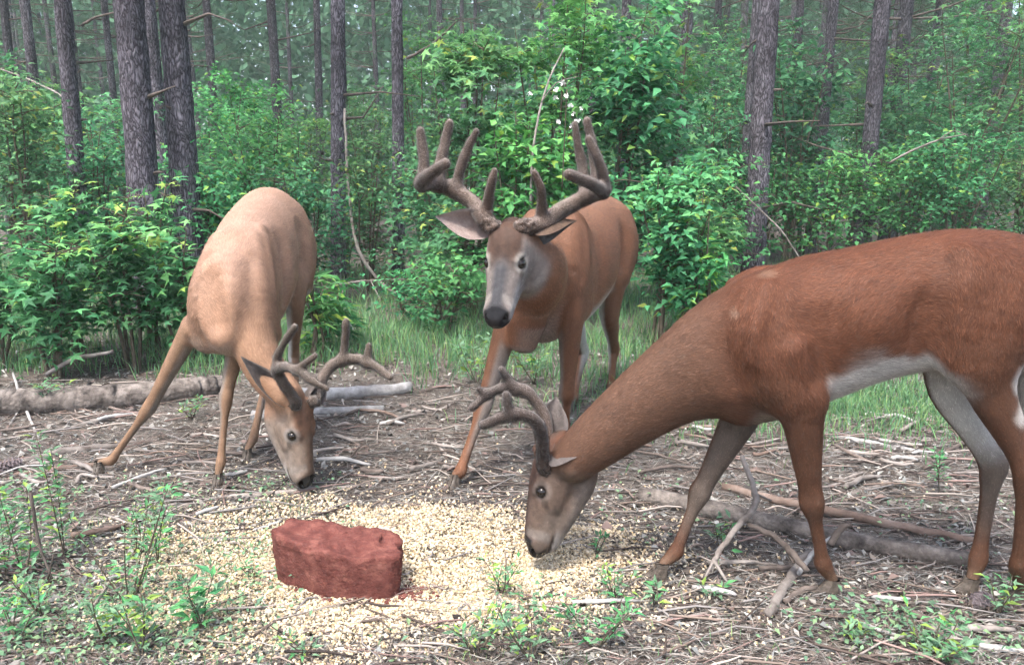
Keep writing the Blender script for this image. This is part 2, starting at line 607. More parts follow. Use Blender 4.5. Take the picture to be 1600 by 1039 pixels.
# ================================================================== trees
def bark_mat(name, c1, c2, c3):
    m = bpy.data.materials.new(name)
    nt, b, o = nodes(m)
    N, L = nt.nodes, nt.links
    tc = N.new('ShaderNodeTexCoord')
    mp = N.new('ShaderNodeMapping'); mp.inputs['Scale'].default_value = (1, 1, .30)
    L.new(tc.outputs['Object'], mp.inputs[0])
    nz = N.new('ShaderNodeTexNoise'); nz.inputs['Scale'].default_value = 14; nz.inputs['Detail'].default_value = 7
    L.new(mp.outputs[0], nz.inputs['Vector'])
    vo = N.new('ShaderNodeTexVoronoi'); vo.inputs['Scale'].default_value = 38; vo.feature = 'DISTANCE_TO_EDGE'
    md = N.new('ShaderNodeVectorMath'); md.operation = 'MULTIPLY_ADD'
    md.inputs[1].default_value = (.16, .16, .16)
    L.new(nz.outputs['Color'], md.inputs[0]); L.new(mp.outputs[0], md.inputs[2])
    L.new(md.outputs[0], vo.inputs['Vector'])
    cr = N.new('ShaderNodeValToRGB')
    e = cr.color_ramp.elements
    e[0].position, e[0].color = .02, (*c1, 1)
    e[1].position, e[1].color = .45, (*c3, 1)
    q = e.new(.14); q.color = (*c2, 1)
    L.new(vo.outputs['Distance'], cr.inputs[0])
    n2 = N.new('ShaderNodeTexNoise'); n2.inputs['Scale'].default_value = 3; n2.inputs['Detail'].default_value = 5
    L.new(tc.outputs['Object'], n2.inputs['Vector'])
    mr = N.new('ShaderNodeMapRange'); mr.inputs[1].default_value = .3; mr.inputs[2].default_value = .7; mr.inputs[3].default_value = .55; mr.inputs[4].default_value = 1.45
    L.new(n2.outputs['Fac'], mr.inputs[0])
    oi = N.new('ShaderNodeObjectInfo')
    m3 = N.new('ShaderNodeMapRange'); m3.inputs[3].default_value = .75; m3.inputs[4].default_value = 1.2
    L.new(oi.outputs['Random'], m3.inputs[0])
    mm = N.new('ShaderNodeMath'); mm.operation = 'MULTIPLY'
    L.new(mr.outputs[0], mm.inputs[0]); L.new(m3.outputs[0], mm.inputs[1])
    hs = N.new('ShaderNodeHueSaturation')
    L.new(mm.outputs[0], hs.inputs['Value']); L.new(cr.outputs[0], hs.inputs['Color'])
    L.new(hs.outputs[0], b.inputs['Base Color'])
    b.inputs['Roughness'].default_value = .95; b.inputs['Specular IOR Level'].default_value = .1
    bp = N.new('ShaderNodeBump'); bp.inputs['Strength'].default_value = 1.0; bp.inputs['Distance'].default_value = .02
    L.new(vo.outputs['Distance'], bp.inputs['Height']); L.new(bp.outputs[0], b.inputs['Normal'])
    return m


MAT_PINE = bark_mat('pine_bark', (.034, .030, .036), (.115, .104, .122), (.225, .208, .238))
MAT_PINE2 = bark_mat('young_pine_bark', (.032, .029, .033), (.098, .090, .102), (.185, .172, .192))
MAT_STEM = noise_mat('shrub_stem', (.05, .042, .030), (.13, .105, .075), 20, rough=.9, bump=.3)
MAT_DEAD = noise_mat('dead_wood', (.10, .083, .074), (.28, .25, .23), 14, stretch=(1, 1, 1), rough=.9, bump=.5, rand=.25)
MAT_DEADD = noise_mat('dark_dead_wood', (.045, .036, .032), (.15, .12, .105), 14, rough=.9, bump=.5, rand=.25)
MAT_PALE = noise_mat('bleached_wood', (.22, .21, .205), (.43, .415, .40), 18, rough=.85, bump=.4, rand=.12)
MAT_NEEDLE = tint_mat('pine_needles', rough=.6, spec=.3, trans=.25, rand=.2)


def trunk_mesh(h, r0, r1, seed, lean=(0, 0), segs=28, rings=70, rough=.10, topz=None):
    """displaced trunk with furrowed plates"""
    rng = np.random.default_rng(seed)
    t = np.linspace(0, 1, rings) ** 1.25
    z = t * h
    wob = np.column_stack([np.sin(z * .7 + seed) * .012 + lean[0] * z, np.cos(z * .55 + seed * 2) * .012 + lean[1] * z])
    wob -= wob[0]
    rad = r0 + (r1 - r0) * t + r0 * .35 * np.exp(-z / (r0 * 2.2))
    a = np.arange(segs) * 2 * math.pi / segs
    V = np.empty((rings, segs, 3))
    V[..., 0] = wob[:, 0:1] + rad[:, None] * np.cos(a)
    V[..., 1] = wob[:, 1:2] + rad[:, None] * np.sin(a)
    V[..., 2] = z[:, None] - .06
    P = V.reshape(-1, 3)
    q = P * np.array([1, 1, .18])
    n = np.abs(vnoise(q + seed, 42, seed) - .5) * 2
    n2 = vnoise(P, 9, seed + 1)
    ctr = np.repeat(wob, segs, 0)
    out = P[:, :2] - ctr
    P[:, :2] = ctr + out * (1 + rough * (n - .45) + .06 * (n2 - .5))[:, None]
    i = np.arange(rings * segs).reshape(rings, segs); j = np.roll(i, -1, 1)
    F = np.column_stack([i[:-1].ravel(), j[:-1].ravel(), j[1:].ravel(), i[1:].ravel()])
    return P, F, wob, rad, z


def needle_tufts(C, D, rng, n_each=26, ln=.16, col=((.045, .095, .055), (.085, .155, .080))):
    """sprays of needles at points C along directions D"""
    m = len(C)
    tot = m * n_each
    c = np.repeat(C, n_each, 0); d = np.repeat(nrm(D), n_each, 0)
    v = nrm(d * .75 + rng.normal(0, .55, (tot, 3)))
    s = nrm(np.cross(v, rng.normal(0, 1, (tot, 3))))
    L = rng.uniform(.6, 1.1, tot)[:, None] * ln
    b = c + d * rng.uniform(-.14, .06, tot)[:, None]
    w = .0045
    V = np.stack([b - s * w, b + s * w, b + v * L], 1).reshape(-1, 3)
    k = np.array(col[0]) + (np.array(col[1]) - np.array(col[0])) * rng.random(tot)[:, None]
    return V, np.arange(tot * 3).reshape(-1, 3), np.repeat(k, 3, 0)


def make_pine(name, label, x, y, r0, h, seed, lean=(0, 0), mat=None, crown_from=4.0, group=None, stubs=6, dens=1.0, detail=True, crown_r=1.5):
    rng = np.random.default_rng(seed)
    root = empty(name, (x, y, gz1(x, y)))
    tag(root, label, 'pine tree', group)
    V, F, wob, rad, z = trunk_mesh(h, r0, r0 * .35, seed, lean, 28 if detail else 12, 90 if detail else 30, .13 if detail else .10)
    tr = obj('trunk', mesh_np('trunk', V, F, [mat or MAT_PINE], True), root)
    def axis(zz): return np.array([np.interp(zz, z, wob[:, 0]), np.interp(zz, z, wob[:, 1]), zz]), float(np.interp(zz, z, rad))
    # dead stubs low on the trunk
    for s in range(stubs):
        zz = rng.uniform(.7, min(crown_from + 1, 5))
        p, r = axis(zz)
        a = rng.uniform(0, 2 * math.pi); ln = rng.choice([.05, .08, .25, .5, .9]) * rng.uniform(.7, 1.3)
        d = np.array([math.cos(a), math.sin(a), rng.uniform(-.15, .35)])
        P = [p + d * r * .7, p + d * (r + ln * .5) + np.array([0, 0, rng.normal(0, .04) * ln]), p + d * (r + ln) + np.array([0, 0, rng.normal(0, .15) * ln])]
        tv, tf = tube(P, [.012 + .008 * r / .1, .010, .004], 5)
        obj('dead_branch', mesh_np('dead_branch', tv, tf, [MAT_DEADD], True), root)
    # crown: whorls of limbs with needle sprays
    bp, nc, nd = [], [], []
    zz = crown_from
    while zz < h - .2:
        p, r = axis(zz)
        span = crown_r * max(.15, 1 - (zz - crown_from) / (h - crown_from + 1.0) * .85)
        for b in range(rng.integers(3, 6)):
            a = rng.uniform(0, 2 * math.pi); ln = span * rng.uniform(.55, 1.1)
            d = np.array([math.cos(a), math.sin(a), rng.uniform(.0, .35)])
            P = catmull([p, p + d * ln * .5 + np.array([0, 0, -.04 * ln]), p + d * ln + np.array([0, 0, rng.uniform(-.1, .15) * ln])], 3)
            bv, bf = tube(P, np.linspace(.016, .005, len(P)), 4, False)
            bp.append((bv, bf))
            k = max(3, int(9 * ln * dens))
            for q in np.linspace(.28, 1, k):
                c = np.array([np.interp(q, np.linspace(0, 1, len(P)), P[:, i]) for i in range(3)])
                sd = rng.normal(0, .16 * ln ** .5, 3) * np.array([1, 1, .5]) * (1.2 - .4 * q)
                nc.append(c + sd); nd.append(d * .6 + sd * 2 + np.array([0, 0, .45]))
        zz += rng.uniform(.35, .6)
    if nc:
        V1, F1, _ = merge(bp)
        cr = obj('crown', mesh_np('limbs', V1, F1, [MAT_DEADD], True), root)
        V2, F2, C2 = needle_tufts(np.array(nc), np.array(nd), rng, 22 if detail else 16, .17)
        nn = obj('needles', mesh_np('needles', V2, F2, [MAT_NEEDLE], False, C2), cr)
        nn['kind'] = 'stuff'
    return root


MARKS = [(0, 'left of the mid-sized leaning pine'), (122, 'between the mid-sized leaning pine and the thick pair'), (222, 'behind the thick pine pair'), (300, 'above the pale tan buck'), (500, 'beside the pine with the bare vine'), (580, 'near the dark straight pine'), (655, 'behind the left antler of the big buck'),
         (780, 'above the head of the big buck'), (900, 'behind the right antler of the big buck'), (1000, 'in the thicket right of the big buck'), (1130, 'around the stout grey pine'), (1240, 'between the stout grey and the knobbly pine'), (1370, 'right of the knobbly pine'), (1480, 'near the right edge')]


def where(X, Y):
    """which landmark of the wood a far spot shows beside"""
    px = 800 + FPX * X / Y
    return [t for m, t in MARKS if m <= max(px, 0)][-1]


def copy_tree(o, parent=None):
    c = o.copy()
    COL.objects.link(c)
    c.parent = parent
    for ch in o.children:
        copy_tree(ch, c)
    return c


def trees():
    # (px at mid height, width px, distance, lean, label)
    T = [
        (220, 50, 6.2, (.012, 0), 'thick furrowed pine trunk, left one of the close pair behind the leafy saplings', 1),
        (287, 45, 6.5, (.016, 0), 'thick furrowed pine trunk, right one of the close pair behind the leafy saplings', 1),
        (256, 26, 9.0, (0, 0), 'slimmer pine trunk showing in the gap of the close pair', 1),
        (121, 27, 7.4, (.035, 0), 'mid-sized pine leaning slightly right, left of the thick pair', 1),
        (70, 18, 10.5, (.01, 0), 'slim dark pine second from the left edge', 0),
        (32, 15, 13.0, (.02, 0), 'thin pine nearest the left edge', 0),
        (187, 12, 14.0, (0, 0), 'very thin pine just left of the thick pair', 0),
        (527, 25, 8.2, (.045, 0), 'pine leaning right behind the curved bare vine', 1),
        (622, 21, 8.0, (.028, 0), 'dark straight pine right of the curved bare vine', 1),
        (1187, 36, 7.6, (.008, 0), 'stout grey pine, thickest on the right side', 1),
        (1164, 15, 9.0, (.01, 0), 'slim pine hugging the left flank of the stout grey pine', 0),
        (1062, 20, 10.0, (0, 0), 'dark pine rising out of the leafy thicket right of the big buck', 0),
        (968, 18, 9.4, (.005, 0), 'pine showing above the rump of the big buck', 0),
        (922, 17, 11.0, (0, 0), 'pine behind the top of the leafy thicket', 0),
        (1279, 18, 10.4, (.012, 0), 'slim dark pine right of the stout grey pine', 0),
        (1357, 27, 9.2, (.004, 0), 'knobbly pine above the back of the red-brown buck', 1),
        (1437, 12, 14.0, (.01, 0), 'thin pine right of the knobbly one', 0),
        (1540, 19, 12.0, (0, 0), 'pine near the right edge, half lost in foliage', 0),
        (340, 15, 15.0, (0, 0), 'thin pine just right of the thick pair', 0),
        (437, 17, 14.5, (.005, 0), 'grey pine above the pale tan buck', 0),
        (692, 12, 17.0, (0, 0), 'thin pine above the left antler of the big buck', 0),
    ]
    for k, (px, w, Y, ln, lab, det) in enumerate(T):
        p = at(px, 270, Y)
        r = w / FPX * Y / 2 * .97
        x = p[0] - ln[0] * 1.15
        make_pine('pine_tree', lab, x, Y, r, 11 + (k % 4), 100 + k, ln, MAT_PINE if det else MAT_PINE2, crown_from=[5.0, 5.5, 4.6][k % 3] if Y < 9.5 else 4.2, stubs=9 if det else 6, detail=bool(det), dens=.5, group='pines of the wood')
    # deeper in: copies of a few background pines
    rng = np.random.default_rng(77)
    protos = []
    for k in range(5):
        t = make_pine('pine_tree', 'slender pine deep in the wood behind the others', 0, 60, rng.uniform(.07, .11), rng.uniform(10, 13), 300 + k, (rng.normal(0, .012), 0), MAT_PINE2, crown_from=[2.6, 3.6, 4.5, 3.0, 5.5][k], stubs=5, detail=False, dens=.75, group='slender pines deep in the wood', crown_r=1.7)
        protos.append(t)
    spots = []
    tries = 0
    while len(spots) < 74 and tries < 6000:
        tries += 1
        Y = 12 + 26 * rng.random() ** 1.1
        X = rng.uniform(-1, 1) * (.70 * Y + 1.0)
        if all((X - a) ** 2 + (Y - b) ** 2 > 1.5 for a, b in spots):
            spots.append((X, Y))
    for i, (X, Y) in enumerate(spots):
        # pines with low green boughs stand mainly to the right
        k = rng.choice([0, 3, 1]) if X > .22 * Y else rng.choice([1, 2, 4])
        t = protos[k] if protos[k].location.y == 60 else copy_tree(protos[k])
        t.location = (X, Y, gz1(X, Y)); t.rotation_euler = (0, 0, rng.uniform(0, 6.28))
        s = rng.uniform(.8, 1.25); t.scale = (s, s, s)
        t['label'] = ('slender' if s < 1.0 else 'taller') + (' dim' if Y > 24 else '') + ' background pine ' + where(X, Y)


trees()


# ------------------------------------------------------------------ far edge of the wood
def far_woods():
    rng = np.random.default_rng(41)
    n = 150000
    Y = rng.uniform(28, 44, n); X = rng.uniform(-1, 1, n) * (.75 * Y + 3)
    top = (7.0 + 6.0 * gnoise(X, Y * 0, .16, 5) + 3 * gnoise(X, Y * 0, .6, 6)) * np.where(X > .60 * Y, .55, 1.0)
    Z = rng.random(n) ** .85 * top
    s = rng.uniform(.12, .25, n)[:, None]
    a = nrm(rng.normal(0, 1, (n, 3))); b = nrm(np.cross(a, rng.normal(0, 1, (n, 3))))
    P = np.column_stack([X, Y, Z])
    V = np.stack([P - a * s, P - b * s * .5, P + a * s, P + b * s * .5], 1).reshape(-1, 3)
    k = np.arange(n)[:, None] * 4
    c = np.array([.075, .180, .105]) + rng.random((n, 1)) * np.array([.05, .075, .045])
    o = obj('distant_woods', mesh_np('distant_woods', V, (k + np.array([[0, 1, 2, 3]])), [MAT_LEAF], False, np.repeat(c, 4, 0)))
    tag(o, 'far wall of mixed foliage closing the view behind the pines', 'woods', kind='stuff')


far_woods()
# ================================================================== shrubs, saplings, grass, weeds
G_DARK, G_MID, G_LITE, G_YEL = np.array((.044, .155, .068)), np.array((.090, .275, .105)), np.array((.165, .385, .130)), np.array((.27, .41, .09))


def leaf_cloud(P, Nn, D, size, col, ratio=.55, fold=.25):
    """folded diamond leaves: 6 verts, 4 triangles each"""
    n = len(P)
    D = nrm(D - (D * Nn).sum(1)[:, None] * Nn)
    S = np.cross(Nn, D)
    s = size[:, None]
    tip = P + D * s - Nn * s * .18
    m1, m2 = P + D * s * .38 + S * s * ratio * .5 + Nn * s * fold * .35, P + D * s * .38 - S * s * ratio * .5 + Nn * s * fold * .35
    mid = P + D * s * .45
    V = np.stack([P, m1, tip, m2, mid], 1).reshape(-1, 3)
    k = np.arange(n)[:, None] * 5
    F = np.concatenate([k + np.array([[0, 4, 1]]), k + np.array([[1, 4, 2]]), k + np.array([[0, 3, 4]]), k + np.array([[3, 2, 4]])])
    return V, F, np.repeat(col, 5, 0)


def lobed_cloud(P, Nn, D, size, col):
    """five-lobed (maple/sweetgum-like) leaves, 11 verts, 10 triangles each"""
    n = len(P)
    D = nrm(D - (D * Nn).sum(1)[:, None] * Nn)
    S = np.cross(Nn, D)
    out = [(0, 0)]
    for k, (ang, r) in enumerate([(-150, .52), (-105, .24), (-68, .80), (-34, .34), (0, 1.0), (34, .34), (68, .80), (105, .24), (150, .52)]):
        a = math.radians(ang)
        out.append((math.cos(a) * r, math.sin(a) * r))
    V = [P]
    for (u, v) in out[1:]:
        V.append(P + (D * u + S * v) * size[:, None] * .62 - Nn * (size * (.16 * (u * u + v * v) + .05 * abs(v)))[:, None])
    m = len(V)
    V = np.stack(V, 1).reshape(-1, 3)
    k = np.arange(n)[:, None] * m
    F = np.concatenate([k + np.array([[0, i, i + 1]]) for i in range(1, m - 1)])
    return V, F, np.repeat(col, m, 0)


def skeleton(h, w, rng, stems=3, nbr=7):
    """stems with side branches; returns tubes and leaf points with outward directions"""
    tubes, pts, outs = [], [], []
    for s in range(stems):
        a = rng.uniform(0, 6.28); sp = w * rng.uniform(.1, .55)
        top = np.array([math.cos(a) * sp, math.sin(a) * sp, h * rng.uniform(.75, 1.0)])
        b0 = np.array([math.cos(a), math.sin(a), 0]) * rng.uniform(.01, .06)
        P = catmull([b0, top * np.array([.3, .3, .4]) + rng.normal(0, .03, 3), top * np.array([.7, .7, .75]) + rng.normal(0, .03, 3), top], 4)
        tubes.append(tube(P, np.linspace(.009 + .004 * h, .003, len(P)), 5, False))
        for b in range(nbr):
            t = rng.uniform(.18, .98)
            q = np.array([np.interp(t, np.linspace(0, 1, len(P)), P[:, i]) for i in range(3)])
            aa = rng.uniform(0, 6.28)
            ln = w * rng.uniform(.35, .85) * (1.15 - .65 * t)
            d = np.array([math.cos(aa), math.sin(aa), rng.uniform(.1, .6)])
            B = catmull([q, q + d * ln * .55, q + d * ln + np.array([0, 0, -.10 * ln])], 3)
            tubes.append(tube(B, np.linspace(.005, .0018, len(B)), 4, False))
            for u in np.linspace(.15, 1, 9):
                pts.append(np.array([np.interp(u, np.linspace(0, 1, len(B)), B[:, i]) for i in range(3)]))
                outs.append(d)
    return tubes, np.array(pts), np.array(outs)


def shrub_parts(h, w, seed, nleaf, size, kind='oval', stems=4, nbr=9, lite=.5, yel=.05):
    rng = np.random.default_rng(seed)
    tubes, pts, outs = skeleton(h, w, rng, stems, nbr)
    SV, SF, _ = merge(tubes)
    i = rng.integers(0, len(pts), nleaf)
    P = pts[i] + rng.normal(0, 1, (nleaf, 3)) * np.array([.075, .075, .05]) * (w / .6) ** .5
    P[:, 2] = np.maximum(P[:, 2], .03)
    az = rng.uniform(0, 6.28, nleaf)
    D = nrm(np.column_stack([np.cos(az), np.sin(az), np.zeros(nleaf)]) + outs[i] * .8 + np.array([0, 0, -.15]))
    N = nrm(np.array([0, 0, 1.0]) + rng.normal(0, .42, (nleaf, 3)) + outs[i] * .25)
    sz = size * rng.uniform(.6, 1.25, nleaf)
    t = rng.random(nleaf)[:, None]
    C = G_DARK + (G_MID - G_DARK) * t
    young = (P[:, 2] / h + rng.normal(0, .2, nleaf) > 1 - .35 * lite)
    C[young] = G_MID + (G_LITE - G_MID) * rng.random((young.sum(), 1))
    ye = rng.random(nleaf) < yel
    C[ye] = G_YEL * rng.uniform(.6, 1.1, (ye.sum(), 1))
    C *= rng.uniform(.75, 1.3, (nleaf, 1))
    C *= np.array([1.0, 1.0, 1.0]) + (np.random.default_rng(seed + 9).random(3) - .5) * np.array([.5, .15, .4])     # each bush its own green
    f = lobed_cloud if kind == 'lobed' else leaf_cloud
    V, F, C = f(P, N, D, sz, C) if kind != 'narrow' else leaf_cloud(P, N, D, sz * 1.5, C, .22)
    return SV, SF, V, F, C


def make_shrub(name, label, x, y, h, w, seed, nleaf, size, kind='oval', group=None, cat='shrub', **kw):
    root = empty(name, (x, y, gz1(x, y)))
    tag(root, label, cat, group)
    SV, SF, V, F, C = shrub_parts(h, w, seed, nleaf, size, kind, **kw)
    obj('stem', mesh_np('stem', SV, SF, [MAT_STEM], True), root)
    fo = obj('foliage', mesh_np('foliage', V, F, [MAT_LEAFR], False, C), root)
    fo['kind'] = 'stuff'
    return root


# one leaf mesh of each kind for leaves that are objects of their own
def leaf_protos(kind, cols, size=1.0, ratio=.55):
    out = []
    for c in cols:
        z = np.zeros((1, 3)); N = np.array([[0, 0, 1.0]]); D = np.array([[1.0, 0, 0]])
        V, F, C = lobed_cloud(z, N, D, np.array([size]), np.array([c])) if kind == 'lobed' else leaf_cloud(z, N, D, np.array([size]), np.array([c]), ratio)
        out.append(mesh_np('leaf', V, F, [MAT_LEAFR], False, C))
    return out


LOBED = leaf_protos('lobed', [G_MID * 1.15, G_MID * 1.4, G_LITE * 1.1, G_LITE * 1.3, G_YEL * 1.05, G_DARK * 1.8, G_DARK * 1.3])
OVAL = leaf_protos('oval', [G_MID * 1.2, np.array((.15, .27, .16)), np.array((.19, .33, .20)), G_YEL, G_DARK * 1.8], 1.0, .36)


def put_leaf(me, root, p, d, n, s):
    d = Vector(d).normalized(); n = Vector(n); n = (n - d * n.dot(d)).normalized()
    y = n.cross(d)
    M = Matrix(((d.x * s, y.x * s, n.x * s, p[0]), (d.y * s, y.y * s, n.y * s, p[1]), (d.z * s, y.z * s, n.z * s, p[2]), (0, 0, 0, 1)))
    o = bpy.data.objects.new('leaf', me)
    o.parent = root
    o.matrix_local = M
    COL.objects.link(o)
    return o


def near_sapling(label, x, y, h, w, seed, nleaf):
    """broad-leaved sapling whose leaves are told apart one by one"""
    rng = np.random.default_rng(seed)
    root = empty('sapling', (x, y, gz1(x, y)))
    tag(root, label, 'sapling', 'broad-leaved saplings behind the fallen log')
    tubes, pts, outs = skeleton(h, w, rng, 4, 10)
    SV, SF, _ = merge(tubes)
    obj('stem', mesh_np('stem', SV, SF, [MAT_STEM], True), root)
    order = rng.permutation(len(pts))
    for k in range(nleaf):
        i = order[k % len(order)]
        p = pts[i] + rng.normal(0, 1, 3) * np.array([.06, .06, .04])
        p[2] = max(p[2], .06)
        az = rng.uniform(0, 6.28)
        d = nrm(np.array([math.cos(az), math.sin(az), -.15]) + outs[i] * .7 + np.array([0, -.25, 0]))
        n = nrm(np.array([0, -.30, 1.0]) + rng.normal(0, .38, 3))
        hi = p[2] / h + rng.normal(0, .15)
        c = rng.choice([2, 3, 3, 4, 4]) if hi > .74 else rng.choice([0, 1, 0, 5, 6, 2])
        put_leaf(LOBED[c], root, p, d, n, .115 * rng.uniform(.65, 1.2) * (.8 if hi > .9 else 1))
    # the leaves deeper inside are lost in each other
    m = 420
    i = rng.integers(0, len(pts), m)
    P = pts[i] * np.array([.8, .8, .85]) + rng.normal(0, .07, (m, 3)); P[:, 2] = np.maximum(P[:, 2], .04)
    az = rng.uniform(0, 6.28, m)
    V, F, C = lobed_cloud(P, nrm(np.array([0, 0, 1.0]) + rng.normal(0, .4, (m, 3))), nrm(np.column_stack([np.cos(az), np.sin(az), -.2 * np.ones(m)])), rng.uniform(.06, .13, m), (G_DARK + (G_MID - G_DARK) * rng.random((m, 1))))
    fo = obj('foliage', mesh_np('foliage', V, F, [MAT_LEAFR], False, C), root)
    fo['kind'] = 'stuff'


def saplings():
    S = [(15, 4.55, 1.06, .40, 'leftmost broad-leaved sapling, cut by the left edge', 130),
         (80, 4.25, .98, .38, 'broad-leaved sapling directly above the forked white twig', 150),
         (125, 4.75, 1.16, .40, 'tall broad-leaved sapling with pale top leaves left of the thick pine pair', 150),
         (205, 4.45, 1.00, .38, 'dark broad-leaved sapling in the middle behind the fallen log', 150),
         (240, 4.85, 1.17, .36, 'sapling with yellow-green top leaves below the thick pine pair', 150),
         (292, 4.60, .88, .30, 'small broad-leaved sapling beside the shoulder of the pale tan buck', 110)]
    for k, (px, Y, h, w, lab, n) in enumerate(S):
        p = at(px, 560, Y)
        near_sapling(lab, p[0], Y, h, w, 500 + k, n)


saplings()


def shrubs():
    B = [  # px, distance, height, half width, leaves, leaf size, kind, label
        (735, 6.3, 2.45, .75, 2300, .115, 'lobed', 'tall leafy sapling thicket behind the left antler of the big buck'),
        (800, 5.9, 1.75, .60, 2000, .085, 'oval', 'leafy sapling between the antlers of the big buck'),
        (868, 6.5, 2.65, .75, 2500, .105, 'lobed', 'tallest leafy sapling, above the head of the big buck'),
        (960, 6.4, 2.55, .72, 3000, .095, 'oval', 'leafy sapling right of the white flower spray'),
        (1035, 7.0, 2.75, .85, 2500, .105, 'lobed', 'leafy sapling below the dark pine right of centre'),
        (1030, 5.0, 1.25, .50, 1900, .070, 'oval', 'pale green bush close behind the rump of the big buck'),
        (1085, 5.6, 1.15, .50, 1500, .070, 'oval', 'bush between the big buck and the withers of the red-brown buck'),
        (1110, 7.3, 1.3, .8, 1700, .070, 'oval', 'low dark bush left of the foot of the stout grey pine'),
        (350, 6.8, 1.5, .7, 1800, .065, 'oval', 'bush just right of the thick pine pair'),
        (430, 7.4, 1.75, .8, 1900, .065, 'oval', 'bush rising behind the rump of the pale tan buck'),
        (480, 6.9, 1.25, .6, 1500, .060, 'oval', 'bush left of the foot of the leaning pine'),
        (575, 7.6, 1.5, .6, 1500, .060, 'oval', 'bush between the leaning pine and the dark straight pine'),
        (668, 7.2, 1.4, .6, 1500, .065, 'oval', 'bush right of the foot of the dark straight pine'),
        (690, 5.4, .55, .45, 900, .055, 'oval', 'knee-high leafy plant left of the face of the big buck'),
        (640, 5.9, .45, .45, 800, .050, 'oval', 'knee-high leafy plant at the end of the curved bare vine'),
        (1190, 8.6, 1.35, .9, 1700, .070, 'oval', 'dark bush at the foot of the stout grey pine'),
        (1290, 8.4, 1.30, .9, 1700, .070, 'oval', 'dark bush above the shoulder of the red-brown buck'),
        (1390, 8.8, 1.45, .9, 1800, .070, 'oval', 'dark bush above the middle of the red-brown buck'),
        (1490, 8.3, 1.75, .8, 2200, .070, 'oval', 'dense dark bush under the pale arched branch'),
        (1580, 8.8, 1.35, .9, 1700, .070, 'oval', 'dark bush at the right edge behind the rump of the red-brown buck'),
        (40, 6.6, 1.9, .7, 1800, .07, 'oval', 'taller bush at the left edge behind the saplings'),
        (25, 10.0, 2.3, 1.0, 2200, .09, 'lobed', 'tall sapling in the gap at the left edge among the slim pines'),
        (105, 11.0, 2.2, 1.0, 2600, .10, 'oval', 'tall sapling behind the mid-sized leaning pine'),
        (335, 10.5, 2.2, 1.0, 2200, .09, 'lobed', 'tall sapling right behind the thick pine pair'),
        (405, 12.0, 2.6, 1.1, 2600, .10, 'oval', 'tall sapling above the rump of the pale tan buck'),
        (475, 11.5, 2.0, 1.0, 2200, .09, 'lobed', 'tall sapling left of the leaning pine'),
        (575, 12.0, 2.2, 1.1, 2200, .09, 'lobed', 'tall sapling between the leaning pine and the dark straight pine'),
        (665, 11.0, 3.1, 1.1, 2400, .09, 'lobed', 'tall sapling right of the dark straight pine'),
        (1125, 10.5, 3.2, 1.1, 2400, .09, 'lobed', 'tall sapling left of the stout grey pine'),
        (1240, 11.0, 2.8, 1.1, 2800, .10, 'oval', 'tall sapling right of the stout grey pine'),
        (1325, 12.5, 3.4, 1.2, 2400, .09, 'lobed', 'tall sapling left of the knobbly pine'),
        (1415, 11.0, 3.0, 1.1, 2800, .10, 'oval', 'tall sapling right of the knobbly pine'),
        (1500, 12.5, 3.9, 1.2, 2600, .09, 'lobed', 'tall sapling above the pale arched branch'),
        (1585, 11.5, 4.0, 1.2, 2600, .09, 'lobed', 'tallest sapling at the right edge'),
        (150, 7.6, 1.6, .8, 1700, .065, 'oval', 'bush behind the gap between the leaning pine and the thick pair'),
    ]
    for k, (px, Y, h, w, n, s, kd, lab) in enumerate(B):
        p = at(px, 400, Y)
        make_shrub('sapling' if kd == 'lobed' else 'shrub', lab, p[0], Y, h, w, 600 + k, n, s, kd, group='undergrowth at the edge of the wood', cat='sapling' if kd == 'lobed' else 'shrub', stems=5, nbr=11, lite=.8 if kd == 'lobed' or Y < 6 else .3)
    # tall narrow-leaved weeds
    for k, (px, Y, h, lab) in enumerate([(1092, 4.9, 1.0, 'tall narrow-leaved weed beside the rump of the big buck'), (1068, 5.1, .85, 'shorter narrow-leaved weed beside the rump of the big buck'), (490, 4.6, .62, 'narrow-leaved weed behind the neck of the pale tan buck'), (505, 5.0, .5, 'low narrow-leaved weed left of the far antler of the pale tan buck')]):
        p = at(px, 500, Y)
        make_shrub('tall_weed', lab, p[0], Y, h, .20, 680 + k, 240, .085, 'narrow', group='tall narrow-leaved weeds', cat='weed', stems=4, nbr=3, lite=.8, yel=.12)
    # more of the same further in, among the trunks
    rng = np.random.default_rng(90)
    protos = [make_shrub('shrub', 'leafy understorey shrub deep among the background pines', 0, 60, h, w, 700 + k, 1500, .095, kd, group='understorey deep in the wood', stems=5, nbr=10, lite=.4)
              for k, (h, w, kd) in enumerate([(1.6, 1.0, 'oval'), (2.2, 1.0, 'oval'), (1.3, 1.1, 'oval'), (2.8, 1.1, 'lobed'), (1.9, .9, 'lobed')])]
    spots = []
    for _ in range(5000):
        if len(spots) >= 105: break
        Y = 8.8 + 22 * rng.random() ** 1.3
        X = rng.uniform(-1, 1) * (.70 * Y + .8)
        if all((X - a) ** 2 + ((Y - b)) ** 2 > .75 + .02 * Y for a, b in spots):
            spots.append((X, Y))
    for i, (X, Y) in enumerate(spots):
        k = int(rng.integers(0, 5))
        t = protos[k] if protos[k].location.y == 60 else copy_tree(protos[k])
        t.location = (X, Y, gz1(X, Y)); t.rotation_euler = (0, 0, rng.uniform(0, 6.28))
        s = rng.uniform(.75, 1.2); t.scale = (s, s, s * rng.uniform(.85, 1.15))
        t['label'] = ['low leafy', 'mid-height leafy', 'low spreading', 'tall star-leaved', 'star-leaved'][k] + (' far shrub ' if Y > 17 else ' understorey shrub ') + where(X, Y)


shrubs()


